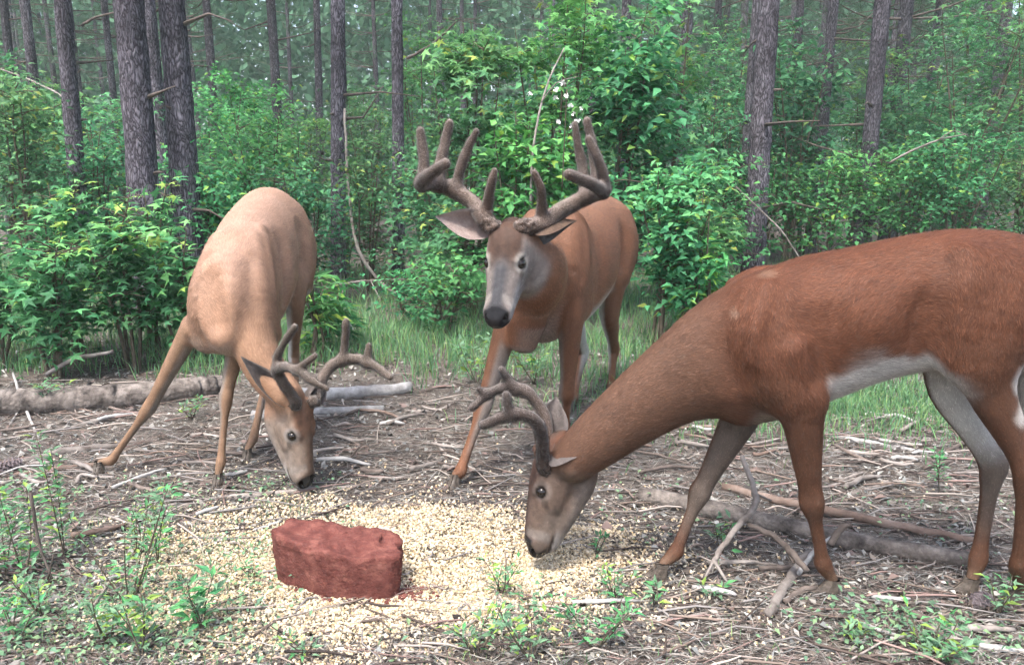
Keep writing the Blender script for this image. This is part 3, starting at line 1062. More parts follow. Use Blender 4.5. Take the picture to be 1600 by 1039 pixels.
def grass():
    rng = np.random.default_rng(12)
    def blades(X, Y, hmin, hmax, wd, name, label, pal):
        n = len(X)
        a = rng.uniform(0, 6.28, n); h = rng.uniform(hmin, hmax, n)
        S = np.column_stack([np.cos(a), np.sin(a), np.zeros(n)]) * wd
        ben = np.column_stack([rng.normal(0, .35, n), rng.normal(0, .35, n), np.zeros(n)]) * h[:, None]
        P = np.column_stack([X, Y, gz(X, Y) - .005])
        m = P + ben * .35 + np.array([0, 0, 1]) * h[:, None] * .6
        t = P + ben + np.array([0, 0, 1]) * h[:, None] * .95
        V = np.stack([P - S, P + S, m - S * .7, m + S * .7, t], 1).reshape(-1, 3)
        k = np.arange(n)[:, None] * 5
        F = np.concatenate([k + np.array([[0, 1, 3]]), k + np.array([[0, 3, 2]]), k + np.array([[2, 3, 4]])])
        c = pal[rng.integers(0, len(pal), n)] * rng.uniform(.7, 1.3, n)[:, None]
        o = obj(name, mesh_np(name, V, F, [MAT_GRASS], False, np.repeat(c, 5, 0)))
        tag(o, label, 'grass', kind='stuff')
    pal = np.array([(.12, .26, .11), (.17, .33, .14), (.09, .20, .09), (.22, .34, .13), (.15, .30, .17)])
    # back of the clearing
    n = 75000
    X, Y = in_view(n, rng, 3.7, 9.5, 1.0, 1.1)
    d = gnoise(X, Y, .9, 21) * .6 + gnoise(X, Y, 3.0, 22) * .4
    edge = np.clip((Y - 3.75 - .55 * (gnoise(X, Y, 1.3, 23) - .5) - .35 * (X < -.6)) / .5, 0, 1)
    k = rng.random(n) < edge * np.clip((d - .25) * 2.6, 0, 1)
    blades(X[k], Y[k], .05, .20, .0030, 'grass', 'pale green grass along the back of the clearing', pal)
    # between the legs of the red-brown buck, right
    n = 9000
    X, Y = rng.normal(1.55, .6, n), rng.normal(3.75, .27, n)
    blades(X, Y, .03, .10, .0026, 'grass', 'green grass patch seen under the belly of the red-brown buck', pal)
    # thin foreground growth
    n = 26000
    X, Y = in_view(n, rng, 1.6, 2.6, 1.3, 1.1)
    d = gnoise(X, Y, 2.6, 24) * .55 + gnoise(X, Y, 9.0, 25) * .45
    left = np.clip((-.55 - X) / .25, 0, 1) * .9
    mid = np.exp(-((X - .08) / .24) ** 2 - ((Y - 1.72) / .16) ** 2) * 1.5
    rt = np.exp(-((X - 1.0) / .22) ** 2 - ((Y - 1.72) / .10) ** 2) * 1.5 + .12 * (X > .4)
    k = rng.random(n) < np.clip((d - .42) * 3.0, 0, 1) * np.clip(left + mid + rt, 0, 1) * .55
    blades(X[k], Y[k], .015, .06, .0018, 'grass', 'sparse short grass in the foreground', np.array([(.16, .26, .14), (.20, .32, .17), (.13, .22, .12), (.26, .34, .16)]))
    # tiny broad leaves: ground cover
    n = 15000
    X, Y = in_view(n, rng, 1.6, 2.75, 1.2, 1.1)
    d = gnoise(X, Y, 2.1, 26) * .5 + gnoise(X, Y, 8.0, 27) * .5
    left = np.clip((-.50 - X) / .25, 0, 1)
    mid = np.exp(-((X - .10) / .27) ** 2 - ((Y - 1.74) / .17) ** 2) * 1.8
    rt = np.exp(-((X - 1.0) / .25) ** 2 - ((Y - 1.74) / .12) ** 2) + .10 * (X > .3)
    k = rng.random(n) < np.clip((d - .36) * 3.2, 0, 1) * np.clip(left + mid + rt, 0, 1) * 1.25
    X, Y = X[k], Y[k]; n = len(X)
    P = np.column_stack([X, Y, gz(X, Y) + .008 + rng.random(n) ** 1.5 * .05])
    az = rng.uniform(0, 6.28, n)
    D = np.column_stack([np.cos(az), np.sin(az), rng.normal(.1, .2, n)])
    c = np.array([(.14, .26, .15), (.20, .33, .19), (.24, .36, .19), (.12, .22, .14)])[rng.integers(0, 4, n)] * rng.uniform(.8, 1.3, n)[:, None]
    V, F, C = leaf_cloud(P, nrm(np.array([0, 0, 1.0]) + rng.normal(0, .45, (n, 3))), D, rng.uniform(.010, .024, n), c, .6)
    o = obj('ground_cover', mesh_np('ground_cover', V, F, [MAT_LEAF], False, C))
    tag(o, 'low small-leaved ground cover in the foreground', 'ground cover', kind='stuff')


grass()


def weed(label, px, py, h, n, seed, size=.028, stems=1, spread=.05, wide=.05, lite=True, name='weed', cat='weed'):
    rng = np.random.default_rng(seed)
    p0 = G(px, py)
    x, y = p0[0], p0[1]
    root = empty(name, (x, y, gz1(x, y)))
    tag(root, label, cat, 'weeds in the foreground')
    pl = []
    for s in range(stems):
        a = rng.uniform(0, 6.28)
        t = np.array([math.cos(a) * spread, math.sin(a) * spread, h * rng.uniform(.75, 1.0)]) if stems > 1 else np.array([rng.normal(0, .02), rng.normal(0, .02), h])
        P = catmull([np.zeros(3), t * .5 + rng.normal(0, .006, 3), t], 5)
        v, f = tube(P, np.linspace(.0022, .0010, len(P)), 5, False)
        obj('stem', mesh_np('stem', v, f, [MAT_STEM], True), root)
        pl.append(P)
    for k in range(n):
        P = pl[k % len(pl)]
        u = rng.uniform(.12, 1) ** .85
        q = np.array([np.interp(u, np.linspace(0, 1, len(P)), P[:, i]) for i in range(3)])
        a = k * 2.4 + rng.normal(0, .3)
        d = np.array([math.cos(a), math.sin(a), rng.uniform(.1, .9)])
        q = q + d * rng.uniform(.0, wide) * (1.05 - .6 * u)
        put_leaf(OVAL[int(rng.choice([0, 1, 2, 1, 3] if lite else [0, 4, 1, 0]))], root, q, nrm(d), nrm(np.array([0, 0, 1]) + rng.normal(0, .4, 3)), size * rng.uniform(.6, 1.2))
    return root


def weeds():
    W = [
        ('tall feathery green weed left, standing before the splayed hoof of the pale tan buck', 101, 868, .36, 80, .034, 1, .02, .030),
        ('tall feathery weed at the left edge beside the dead dark stem', 38, 905, .28, 70, .034, 1, .02, .030),
        ('bushy weed cut by the left edge below the middle', 8, 900, .20, 60, .034, 3, .06, .05),
        ('bushy many-stemmed weed with dark bare stems left of the mineral block', 203, 950, .27, 110, .030, 5, .12, .05),
        ('slender weed behind the bushy many-stemmed one', 212, 862, .14, 40, .026, 2, .03, .03),
        ('slender yellow-green weed left of the corn', 246, 882, .19, 50, .026, 1, .02, .03),
        ('small bright green plant with broad leaves in front of the mineral block', 318, 990, .13, 34, .046, 3, .04, .03),
        ('yellow-green seedling at the bottom left', 172, 1012, .13, 40, .032, 2, .03, .03),
        ('green seedling right of the yellow-green one at the bottom left', 222, 1032, .14, 50, .034, 3, .05, .035),
        ('low weed right of the tall feathery weed', 68, 965, .11, 40, .028, 3, .06, .04),
        ('low weed in the bottom left corner', 30, 1010, .10, 36, .028, 3, .06, .04),
        ('weed growing through the corn left of the nose of the red-brown buck', 784, 930, .11, 44, .024, 3, .05, .035),
        ('weed at the bottom edge right of the mineral block', 745, 1030, .10, 46, .028, 4, .07, .04),
        ('broad weed at the bottom edge below the head of the red-brown buck', 830, 1036, .13, 60, .030, 5, .08, .04),
        ('weed at the bottom edge below the pale front leg of the red-brown buck', 930, 1020, .12, 54, .028, 4, .08, .04),
        ('weed between the corn and the pale front hoof of the red-brown buck', 962, 935, .10, 36, .024, 3, .05, .035),
        ('seedling with two blue-green leaves beside the pale front hoof', 1022, 945, .06, 8, .040, 1, .02, .012),
        ('seedling growing by the crooked grey branch', 1112, 935, .05, 14, .032, 2, .03, .02),
        ('small sprig right of the jaw of the red-brown buck', 930, 868, .10, 16, .024, 1, .02, .02),
        ('leafy sprig climbing the crooked grey branch', 1128, 868, .12, 18, .032, 2, .03, .03),
        ('bright green tuft at the bottom right', 1448, 1030, .10, 70, .030, 6, .09, .04),
        ('small weed left of the bright green tuft', 1330, 1000, .05, 20, .028, 2, .03, .02),
        ('tall pale sprig in front of the fallen logs under the belly', 1468, 770, .20, 40, .026, 1, .02, .03),
        ('weed by the far hind hoof of the red-brown buck', 1560, 960, .12, 34, .028, 2, .04, .03),
        ('small plant growing over the fallen log at left', 92, 640, .18, 60, .040, 4, .09, .05),
        ('low plant between the fallen log and the front legs of the pale tan buck', 300, 655, .10, 36, .034, 3, .07, .04),
        ('sprig at the left rim of the corn', 395, 905, .06, 14, .022, 2, .03, .02),
        ('low sprig in the middle of the bottom edge', 480, 1025, .06, 22, .024, 3, .05, .03),
        ('leafy plant under the chin of the big buck', 745, 600, .28, 60, .055, 4, .14, .08),
        ('leafy plant behind the front legs of the big buck', 835, 600, .30, 70, .055, 4, .16, .08),
    ]
    for k, (lab, px, py, h, n, s, st, sp, wd) in enumerate(W):
        weed(lab, px, py, h * (1.25 if k < 17 else 1.0), int(n * 1.8), 800 + k, s, st + 1, max(sp, .035), wd, lite=(k % 4 != 2))


weeds()
# ================================================================== fallen wood
def stick(label, pts, radii, mat, name='fallen_branch', group='fallen branches and sticks', cat='branch', lift=0.0, forks=(), seg=9, sub=6, rough=.12, ground=True, seed=1):
    """one fallen branch; pts are ground pixels (px,py[,height above ground])"""
    rng = np.random.default_rng(seed + int(pts[0][0] * 7 + pts[0][1]))
    P = []
    for q in pts:
        g = G(q[0], q[1]) if len(q) < 4 else at(q[0], q[1], q[3])
        z = g[2] if len(q) == 4 else gz1(g[0], g[1]) + (q[2] if len(q) > 2 else 0) + lift
        P.append((g[0], g[1], z))
    P = np.array(P)
    Q = catmull(np.column_stack([P, radii]), sub)
    base = Q[0, :3].copy(); base[2] = 0
    C, R = Q[:, :3] - base, Q[:, 3]
    if ground: C[:, 2] += R * .75
    C = C + rng.normal(0, 1, C.shape) * R[:, None] * (.16 if sub < 7 else .02)
    V, F = tube(C, R, seg)
    ctr = np.repeat(C, seg, 0)
    k = len(ctr)
    nz = vnoise(V + base, 60, 3) * .6 + vnoise(V + base, 160, 4) * .4
    V[:k] = ctr + (V[:k] - ctr) * (1 + rough * 2 * (nz[:k] - .5))[:, None]
    root = obj(name, mesh_np(name, V, F, [mat], True))
    root.location = base
    tag(root, label, cat, group)
    for (fp, fr) in forks:
        D = []
        for q in fp:
            g = G(q[0], q[1]) if len(q) < 4 else at(q[0], q[1], q[3])
            z = g[2] if len(q) == 4 else gz1(g[0], g[1]) + (q[2] if len(q) > 2 else 0) + lift
            D.append((g[0], g[1], z))
        D = catmull(np.column_stack([np.array(D), fr]), 4)
        c2 = D[:, :3] - base
        if ground: c2[:, 2] += D[:, 3] * .75
        v, f = tube(c2, D[:, 3], 6)
        obj('fork', mesh_np('fork', v, f, [mat], True), root)
    return root


MAT_LOG = noise_mat('log_bark', (.028, .023, .021), (.235, .205, .185), 16, rough=.95, bump=.8, bscale=55, c3=(.115, .098, .088), dist=.012)
MAT_LOGR = noise_mat('barkless_log', (.085, .058, .046), (.22, .17, .145), 12, stretch=(1, 1, 1), rough=.85, bump=.6, c3=(.15, .105, .085))
MAT_LICH = noise_mat('grey_log', (.12, .115, .115), (.38, .38, .385), 12, rough=.9, bump=.6, c3=(.25, .245, .245))


def wood():
    stick('long thick grey fallen log lying behind the pale tan buck', [(-60, 648), (60, 645), (180, 636), (290, 622), (352, 612)], [.070, .070, .068, .064, .058], MAT_LOG, 'fallen_log', 'fallen logs', 'log', seg=28, sub=22, rough=.09)
    stick('bleached short log right of the antlers of the pale tan buck', [(470, 622), (560, 618), (643, 610)], [.036, .036, .032], MAT_LICH, 'fallen_log', 'fallen logs', 'log', seg=14, rough=.08)
    stick('pale thin log just before the bleached short log', [(395, 652), (470, 648), (600, 642)], [.026, .026, .018], MAT_LICH, 'fallen_log', 'fallen logs', 'log', seg=10)
    stick('thick weathered log crossing behind the front legs of the red-brown buck', [(1000, 778), (1090, 802), (1200, 828), (1330, 852), (1520, 884)], [.030, .032, .033, .031, .028], MAT_LOG, 'fallen_log', 'fallen logs', 'log', seg=20, sub=16, rough=.07)
    stick('reddish barkless pole lying just behind the thick weathered log', [(1130, 768), (1260, 796), (1400, 826), (1530, 852)], [.014, .016, .015, .012], MAT_LOGR, 'fallen_log', 'fallen logs', 'log', seg=12, lift=.01)
    # crooked branches under the red-brown buck
    stick('crooked pale grey branch standing out of the sticks before the weathered log', [(1158, 712, .16, 2.30), (1176, 760, .10, 2.22), (1180, 790, .05, 2.16), (1155, 820, 0, 2.10), (1125, 858, 0, 2.05), (1108, 892, 0, 2.02)], [.007, .009, .010, .009, .008, .006], MAT_DEAD, forks=[([(1118, 870, 0, 2.04), (1100, 905, 0, 1.99)], [.005, .003]), ([(1115, 875, 0, 2.03), (1140, 915, 0, 1.97)], [.006, .003]), ([(1178, 770, .08, 2.2), (1205, 782, .05, 2.2)], [.005, .003])], ground=False)
    stick('dark forked branch propped on the ground between the front legs', [(1168, 818, 0, 2.12), (1210, 838, 0, 2.06), (1236, 862, 0, 2.0), (1262, 893, 0, 1.96)], [.008, .009, .010, .008], MAT_DEADD, ground=False, forks=[([(1225, 848, 0, 2.03), (1240, 880, 0, 1.98)], [.006, .004])])
    stick('stubby bark-covered stick leaning toward the near front hoof', [(1200, 966, .004), (1235, 912, .012), (1262, 880, .03)], [.013, .014, .012], MAT_DEAD)
    stick('pale stick crossing the stubby one', [(1246, 912, .03), (1275, 880, .045), (1296, 862, .05)], [.007, .007, .005], MAT_PALE)
    stick('dark snag poking up right of the near front leg', [(1296, 850, .02, 2.1), (1318, 822, .06, 2.12), (1330, 820, .07, 2.12)], [.010, .010, .007], MAT_DEADD, ground=False)
    # before the pale tan buck
    stick('long stick in front of the nose of the pale tan buck', [(255, 790), (350, 778), (440, 770), (575, 757)], [.008, .011, .012, .009], MAT_DEAD, seed=4)
    stick('thin pale stick joining the long one under the nose', [(340, 796), (410, 780), (482, 768)], [.006, .007, .004], MAT_PALE)
    stick('stick running right from the nose of the pale tan buck to the corn', [(575, 766), (660, 768), (760, 764)], [.006, .006, .003], MAT_DEADD)
    stick('straight thin stick lying between the pale tan and the big buck', [(512, 680), (625, 690), (720, 697), (828, 712)], [.005, .006, .006, .004], MAT_DEAD)
    stick('forked white twig leaning on the left end of the log', [(22, 596, .05), (38, 640, .03), (60, 685, 0)], [.006, .007, .005], MAT_PALE, forks=[([(38, 640, .03), (10, 672, 0)], [.005, .003])])
    stick('bare branch leaning in the saplings above the log', [(72, 586, .02, 4.15), (115, 562, .05, 4.2), (178, 549, .1, 4.25)], [.012, .013, .010], MAT_DEAD, ground=False)
    stick('thick grey stick pointing at the splayed leg of the pale tan buck', [(36, 722), (95, 708), (165, 700), (215, 690)], [.012, .016, .014, .010], MAT_DEAD)
    stick('pinkish stick lying under the splayed leg', [(20, 742), (110, 732), (175, 722)], [.010, .012, .009], MAT_LOGR)
    stick('pale stick below the fallen log left of the splayed leg', [(112, 672), (165, 660), (212, 642)], [.012, .014, .010], MAT_DEAD)
    stick('grey stick right of the splayed leg', [(200, 694), (250, 690), (310, 690)], [.010, .010, .006], MAT_DEADD)
    stick('short white stick beside the splayed hoof', [(190, 702), (205, 722)], [.006, .005], MAT_PALE)
    stick('dark stick below the far end of the bleached log', [(655, 612), (690, 605), (735, 604)], [.010, .012, .009], MAT_DEADD)
    stick('curved stick left of the leg of the big buck', [(620, 640), (680, 640), (722, 622)], [.007, .008, .005], MAT_DEAD)
    # behind, under the belly of the red-brown buck
    stick('long bleached stick at the edge of the grass under the belly', [(1290, 682), (1370, 696), (1450, 712)], [.010, .011, .008], MAT_PALE)
    stick('second bleached stick parallel below the long one', [(1300, 706), (1400, 716), (1540, 720)], [.008, .009, .006], MAT_DEAD)
    stick('slanted stick in the litter under the belly', [(1330, 768), (1380, 756), (1424, 748)], [.008, .009, .006], MAT_DEAD)
    # a scatter of further sticks that look alike
    rng = np.random.default_rng(66)
    zones = [(0, 400, 640, 790, 28, 'lying around the legs of the pale tan buck'), (480, 740, 625, 750, 26, 'between the pale tan and the big buck'), (980, 1200, 670, 760, 12, 'behind the pale front leg of the red-brown buck'), (1290, 1560, 640, 800, 26, 'seen under the belly of the red-brown buck'), (900, 1580, 880, 1030, 14, 'in the foreground at bottom right'), (0, 420, 800, 1030, 8, 'among the weeds at bottom left')]
    for (x0, x1, y0, y1, n, pl) in zones:
        for k in range(n):
            px, py = rng.uniform(x0, x1), rng.uniform(y0, y1)
            ln = rng.uniform(30, 110) * (.6 + .5 * (py - 560) / 300)
            sl = rng.normal(0, .22)
            r = rng.choice([.004, .005, .007, .009]) * rng.uniform(.8, 1.2)
            mk = int(rng.choice([0, 0, 0, 1, 1, 2, 3]))
            mat = [MAT_DEAD, MAT_DEADD, MAT_PALE, MAT_LOGR][mk]
            ad = ('thin ' if r < .0055 else 'thick ' if r > .0078 else '') + ['grey-brown', 'dark', 'bleached', 'reddish'][mk]
            stick((('long ' if ln > 62 else 'short ') + ad + ' stick ' + pl), [(px - ln / 2, py - sl * ln / 2, rng.uniform(.006, .02)), (px + rng.normal(0, 5), py + rng.normal(0, 3), rng.uniform(.006, .02)), (px + ln / 2, py + sl * ln / 2, rng.uniform(.006, .02))], [r, r, r * .6], mat, 'stick', 'weathered sticks strewn over the litter', 'stick', seg=7, sub=4, seed=k)
    # standing and hanging dead stems in the wood
    stick('curved bare vine hanging from the leaning pine to the grass', [(538, 170, 0, 7.9), (545, 300, 0, 7.6), (560, 390, 0, 7.3), (600, 445, 0, 7.1), (650, 478, 0, 6.9)], [.012, .014, .016, .014, .010], MAT_DEAD, 'bare_vine', 'bare stems at the edge of the wood', 'vine', ground=False)
    stick('bare pale sapling stem standing above the head of the big buck', [(826, 420, 0, 5.75), (831, 265, 0, 5.75), (840, 190, 0, 5.75), (858, 125, 0, 5.8), (882, 75, 0, 5.85)], [.010, .009, .008, .007, .004], MAT_DEAD, 'bare_sapling', 'bare stems at the edge of the wood', 'stem', ground=False, forks=[([(846, 160, 0, 5.46), (870, 130, 0, 5.4), (905, 120, 0, 5.3)], [.006, .004, .002])])
    stick('pale arched branch above the dense dark bush at right', [(1388, 256, 0, 7.6), (1420, 238, 0, 7.55), (1470, 218, 0, 7.5), (1512, 210, 0, 7.5)], [.010, .010, .008, .005], MAT_DEAD, 'bare_branch', 'bare stems at the edge of the wood', 'branch', ground=False, forks=[([(1465, 220, 0, 7.5), (1490, 205, 0, 7.45), (1515, 214, 0, 7.4)], [.006, .005, .003])])
    stick('thin pale dead stem slanting right of the stout grey pine', [(1150, 292, 0, 6.9), (1195, 335, 0, 6.85), (1222, 362, 0, 6.8), (1252, 408, 0, 6.8)], [.005, .007, .007, .005], MAT_DEAD, 'bare_branch', 'bare stems at the edge of the wood', 'branch', ground=False)
    stick('dead branch tangle lying at the foot of the leaning pine', [(505, 452, 0, 6.9), (560, 440, 0, 6.9), (640, 436, 0, 7.0)], [.009, .010, .006], MAT_DEAD, ground=False, forks=[([(540, 444, 0, 6.9), (530, 470, 0, 6.7)], [.006, .003]), ([(580, 440, 0, 6.9), (595, 470, 0, 6.6)], [.006, .003])])
    stick('bare stick slanting down toward the far antler of the pale tan buck', [(512, 462, 0, 5.2), (540, 495, 0, 5.0), (552, 515, 0, 4.9)], [.006, .006, .004], MAT_PALE, ground=False)
    stick('dead dark stem standing at the left beside the tall feathery weeds', [(82, 905, 0, 1.98), (62, 850, 0, 2.0), (48, 770, 0, 2.0)], [.0035, .0040, .0050], MAT_DEADD, 'dead_weed', 'dead stems in the foreground', 'stem', ground=False, forks=[([(75, 905, 0, 1.97), (84, 865, 0, 1.97)], [.003, .002])])
    stick('long dead branch reaching out from the mid-sized leaning pine', [(128, 40, 0, 7.2), (150, 28, 0, 7.0), (188, 18, 0, 6.8)], [.012, .010, .006], MAT_DEADD, 'bare_branch', 'bare stems at the edge of the wood', 'branch', ground=False)
    stick('dead bough slanting up right from the dark straight pine', [(636, 92, 0, 7.9), (675, 70, 0, 7.7), (712, 35, 0, 7.5)], [.014, .012, .007], MAT_DEADD, 'bare_branch', 'bare stems at the edge of the wood', 'branch', ground=False)
    stick('dead crooked bough at upper left crossing between the slim pines', [(0, 108, 0, 8.2), (45, 125, 0, 8.1), (95, 150, 0, 7.9), (118, 178, 0, 7.6)], [.007, .010, .011, .012], MAT_DEAD, 'bare_branch', 'bare stems at the edge of the wood', 'branch', ground=False)


wood()


def pine_cone(label, px, py, s, rz):
    g = G(px, py)
    root = empty('pine_cone', (g[0], g[1], gz1(g[0], g[1]) + .028 * s), rz)
    tag(root, label, 'pine cone', 'pine cones')
    v, f = tube([(x, 0, 0) for x in np.linspace(-.045, .05, 7) * s], np.array([.008, .014, .016, .015, .012, .008, .003]) * s, 8)
    obj('core', mesh_np('core', v, f, [MAT_DEADD], True), root)
    parts = []
    for k in range(70):
        u = k / 70; a = k * 2.4
        x = (-.045 + .095 * u) * s; r = (.014 + .012 * math.sin(math.pi * min(1, u * .9 + .1))) * s
        d = np.array([.45, math.cos(a), math.sin(a)]); d = d / np.linalg.norm(d)
        sd = np.array([0, -math.sin(a), math.cos(a)])
        p = np.array([x, 0, 0])
        b, t = p + d * r * .4, p + d * r * 1.5
        V = np.array([b - sd * .003 * s, b + sd * .003 * s, t + sd * .007 * s, t - sd * .007 * s, t + sd * .007 * s + np.array([-.004, 0, 0]) * s, t - sd * .007 * s + np.array([-.004, 0, 0]) * s])
        parts.append((V, np.array([(0, 1, 2, 3), (3, 2, 4, 5)])))
    V, F, _ = merge(parts)
    o = obj('scales', mesh_np('scales', V, F, [noise_mat('cone_scale', (.07, .055, .06), (.24, .20, .21), 40, rough=.8, bump=0)], False), root)
    o['kind'] = 'stuff'


pine_cone('grey pine cone lying by the far hind hoof of the red-brown buck', 1528, 948, .75, .3)
pine_cone('dark pine cone at the left edge below the fallen log', 12, 735, .9, 1.0)


def flowers():
    """spray of small white blossoms above the big buck"""
    rng = np.random.default_rng(70)
    root = empty('white_flowers', at(885, 250, 5.35))
    tag(root, 'spray of small white blossoms in the leaves above the big buck', 'flowers')
    b = np.array(root.location)
    m = noise_mat('white_petal', (.72, .70, .68), (.86, .84, .80), 20, rough=.7, bump=0)
    v, f = tube(catmull(np.array([at(878, 300, 5.4), at(882, 220, 5.36), at(886, 140, 5.3)]) - b, 4), np.full(9, .004), 5)
    obj('stem', mesh_np('stem', v, f, [MAT_STEM], True), root)
    for (px, py) in [(868, 140), (868, 153), (891, 165), (896, 178), (908, 170), (885, 150), (872, 190), (902, 188), (879, 130), (893, 196), (828, 148)]:
        c = at(px, py, 5.3 + rng.normal(0, .04)) - b
        parts = []
        for k in range(6):
            a = k * 1.047 + rng.normal(0, .2)
            d = nrm(np.array([math.cos(a), -.5, math.sin(a)]) + rng.normal(0, .3, 3)); s = nrm(np.cross(d, rng.normal(0, 1, 3)))
            L = rng.uniform(.016, .026)
            parts.append((np.array([c, c + d * L * .6 + s * L * .4, c + d * L, c + d * L * .6 - s * L * .4]), np.array([(0, 1, 2, 3)])))
        V, F, _ = merge(parts)
        obj('blossom', mesh_np('blossom', V, F, [m], False), root)


flowers()
# ================================================================== deer
class Field:
    """signed-distance grid; round, elliptical chains blended into one continuous body"""
    def __init__(s, lo, hi, h):
        s.lo, s.h = np.array(lo, float), h
        s.n = np.ceil((np.array(hi) - s.lo) / h).astype(int) + 1
        s.a = np.full(s.n, 1.0, dtype=np.float32)
        s.chains = []

    def box(s, lo, hi):
        i0 = np.clip(np.floor((lo - s.lo) / s.h).astype(int), 0, s.n)
        i1 = np.clip(np.ceil((hi - s.lo) / s.h).astype(int) + 1, 0, s.n)
        return i0, i1

    def add(s, name, P, rv, rl, lat, k=0.03, sub=4, flow=1.0, carve=False):
        P = np.asarray(P, float)
        m = len(P)
        rv = np.broadcast_to(np.asarray(rv, float), (m,))
        rl = np.broadcast_to(np.asarray(rl, float), (m,))
        Q = np.column_stack([P, rv, rl])
        if m > 1 and sub > 1:
            Q = catmull(Q, sub)
        if m == 1:
            Q = np.vstack([Q, Q + np.array([1e-4, 0, 0, 0, 0])])
        ch = dict(name=name, Q=Q, lat=nrm(lat), flow=flow)
        pad = k + 0.03
        R = np.maximum(Q[:, 3], Q[:, 4])[:, None]
        lo, hi = (Q[:, :3] - R).min(0) - pad, (Q[:, :3] + R).max(0) + pad
        i0, i1 = s.box(lo, hi)
        loc = np.full(i1 - i0, 1.0, dtype=np.float32)
        for j in range(len(Q) - 1):
            r = max(R[j, 0], R[j + 1, 0]) + pad
            a0, a1 = s.box(np.minimum(Q[j, :3], Q[j + 1, :3]) - r, np.maximum(Q[j, :3], Q[j + 1, :3]) + r)
            a0, a1 = np.maximum(a0, i0), np.minimum(a1, i1)
            if (a1 <= a0).any(): continue
            ax = [s.lo[c] + s.h * np.arange(a0[c], a1[c], dtype=np.float32) for c in range(3)]
            X, Y, Z = np.meshgrid(*ax, indexing='ij', sparse=True)
            d = s.seg(X, Y, Z, Q[j], Q[j + 1], ch['lat'])[0]
            sl = tuple(slice(a0[c] - i0[c], a1[c] - i0[c]) for c in range(3))
            loc[sl] = np.minimum(loc[sl], d)
        sl = tuple(slice(i0[c], i1[c]) for c in range(3))
        A = s.a[sl]
        if carve:
            B = -loc
            hh = np.clip(0.5 - 0.5 * (A - B) / k, 0, 1)
            s.a[sl] = A * (1 - hh) + B * hh + k * hh * (1 - hh)
        else:
            hh = np.clip(0.5 + 0.5 * (loc - A) / k, 0, 1)
            s.a[sl] = loc * (1 - hh) + A * hh - k * hh * (1 - hh)
            s.chains.append(ch)
        return ch

    @staticmethod
    def seg(X, Y, Z, a, b, lat):
        u = b[:3] - a[:3]
        Lg = np.linalg.norm(u) + 1e-9
        u = u / Lg
        l = lat - np.dot(lat, u) * u
        l = l / (np.linalg.norm(l) + 1e-9)
        v = np.cross(u, l)
        x, y, z = X - a[0], Y - a[1], Z - a[2]
        sx = x * u[0] + y * u[1] + z * u[2]
        t = np.clip(sx / Lg, 0, 1)
        e = np.maximum(np.maximum(-sx, sx - Lg), 0)
        pv = x * v[0] + y * v[1] + z * v[2]
        pl = x * l[0] + y * l[1] + z * l[2]
        rv = a[3] + (b[3] - a[3]) * t
        rl = a[4] + (b[4] - a[4]) * t
        rc = np.minimum(rv, rl)
        q0, q1, q2 = e / rc, pv / rv, pl / rl
        k0 = np.sqrt(q0 * q0 + q1 * q1 + q2 * q2) + 1e-6
        k1 = np.sqrt((q0 / rc) ** 2 + (q1 / rv) ** 2 + (q2 / rl) ** 2) + 1e-6
        return k0 * (k0 - 1) / k1, t, pl

    def dist(s, ch, V):
        """distance to one chain at free points, with the chain's tangent there"""
        best = np.full(len(V), 9.0)
        tan = np.zeros((len(V), 3))
        par = np.zeros(len(V))
        Q = ch['Q']
        for j in range(len(Q) - 1):
            r = max(Q[j, 3], Q[j, 4], Q[j + 1, 3], Q[j + 1, 4]) + .07
            lo, hi = np.minimum(Q[j, :3], Q[j + 1, :3]) - r, np.maximum(Q[j, :3], Q[j + 1, :3]) + r
            ix = np.flatnonzero(((V > lo) & (V < hi)).all(1))
            if not len(ix): continue
            d, t, _ = s.seg(V[ix, 0], V[ix, 1], V[ix, 2], Q[j], Q[j + 1], ch['lat'])
            m = d < best[ix]
            im = ix[m]
            best[im] = d[m]
            tan[im] = nrm(Q[j + 1, :3] - Q[j, :3]) * ch['flow']
            par[im] = (j + t[m]) / (len(Q) - 1)
        return best, tan, par

    def surface(s, smooth=6):
        a = s.a
        ins = a < 0
        nx, ny, nz = a.shape
        c = np.zeros((nx - 1, ny - 1, nz - 1), dtype=np.int8)
        for dx in (0, 1):
            for dy in (0, 1):
                for dz in (0, 1):
                    c += ins[dx:nx - 1 + dx, dy:ny - 1 + dy, dz:nz - 1 + dz]
        cells = np.argwhere((c > 0) & (c < 8))
        idx = np.full(c.shape, -1, dtype=np.int32)
        idx[tuple(cells.T)] = np.arange(len(cells))
        acc = np.zeros((len(cells), 3)); cnt = np.zeros(len(cells))
        corners = [(0, 0, 0), (1, 0, 0), (0, 1, 0), (1, 1, 0), (0, 0, 1), (1, 0, 1), (0, 1, 1), (1, 1, 1)]
        cv = {q: a[cells[:, 0] + q[0], cells[:, 1] + q[1], cells[:, 2] + q[2]] for q in corners}
        for p in corners:
            for ax in range(3):
                if p[ax] == 1: continue
                q = list(p); q[ax] = 1; q = tuple(q)
                m = (cv[p] < 0) != (cv[q] < 0)
                t = cv[p][m] / (cv[p][m] - cv[q][m])
                pt = np.tile(np.array(p, float), (m.sum(), 1)); pt[:, ax] = t
                acc[m] += pt; cnt[m] += 1
        V = s.lo + s.h * (cells + acc / cnt[:, None])
        F = []
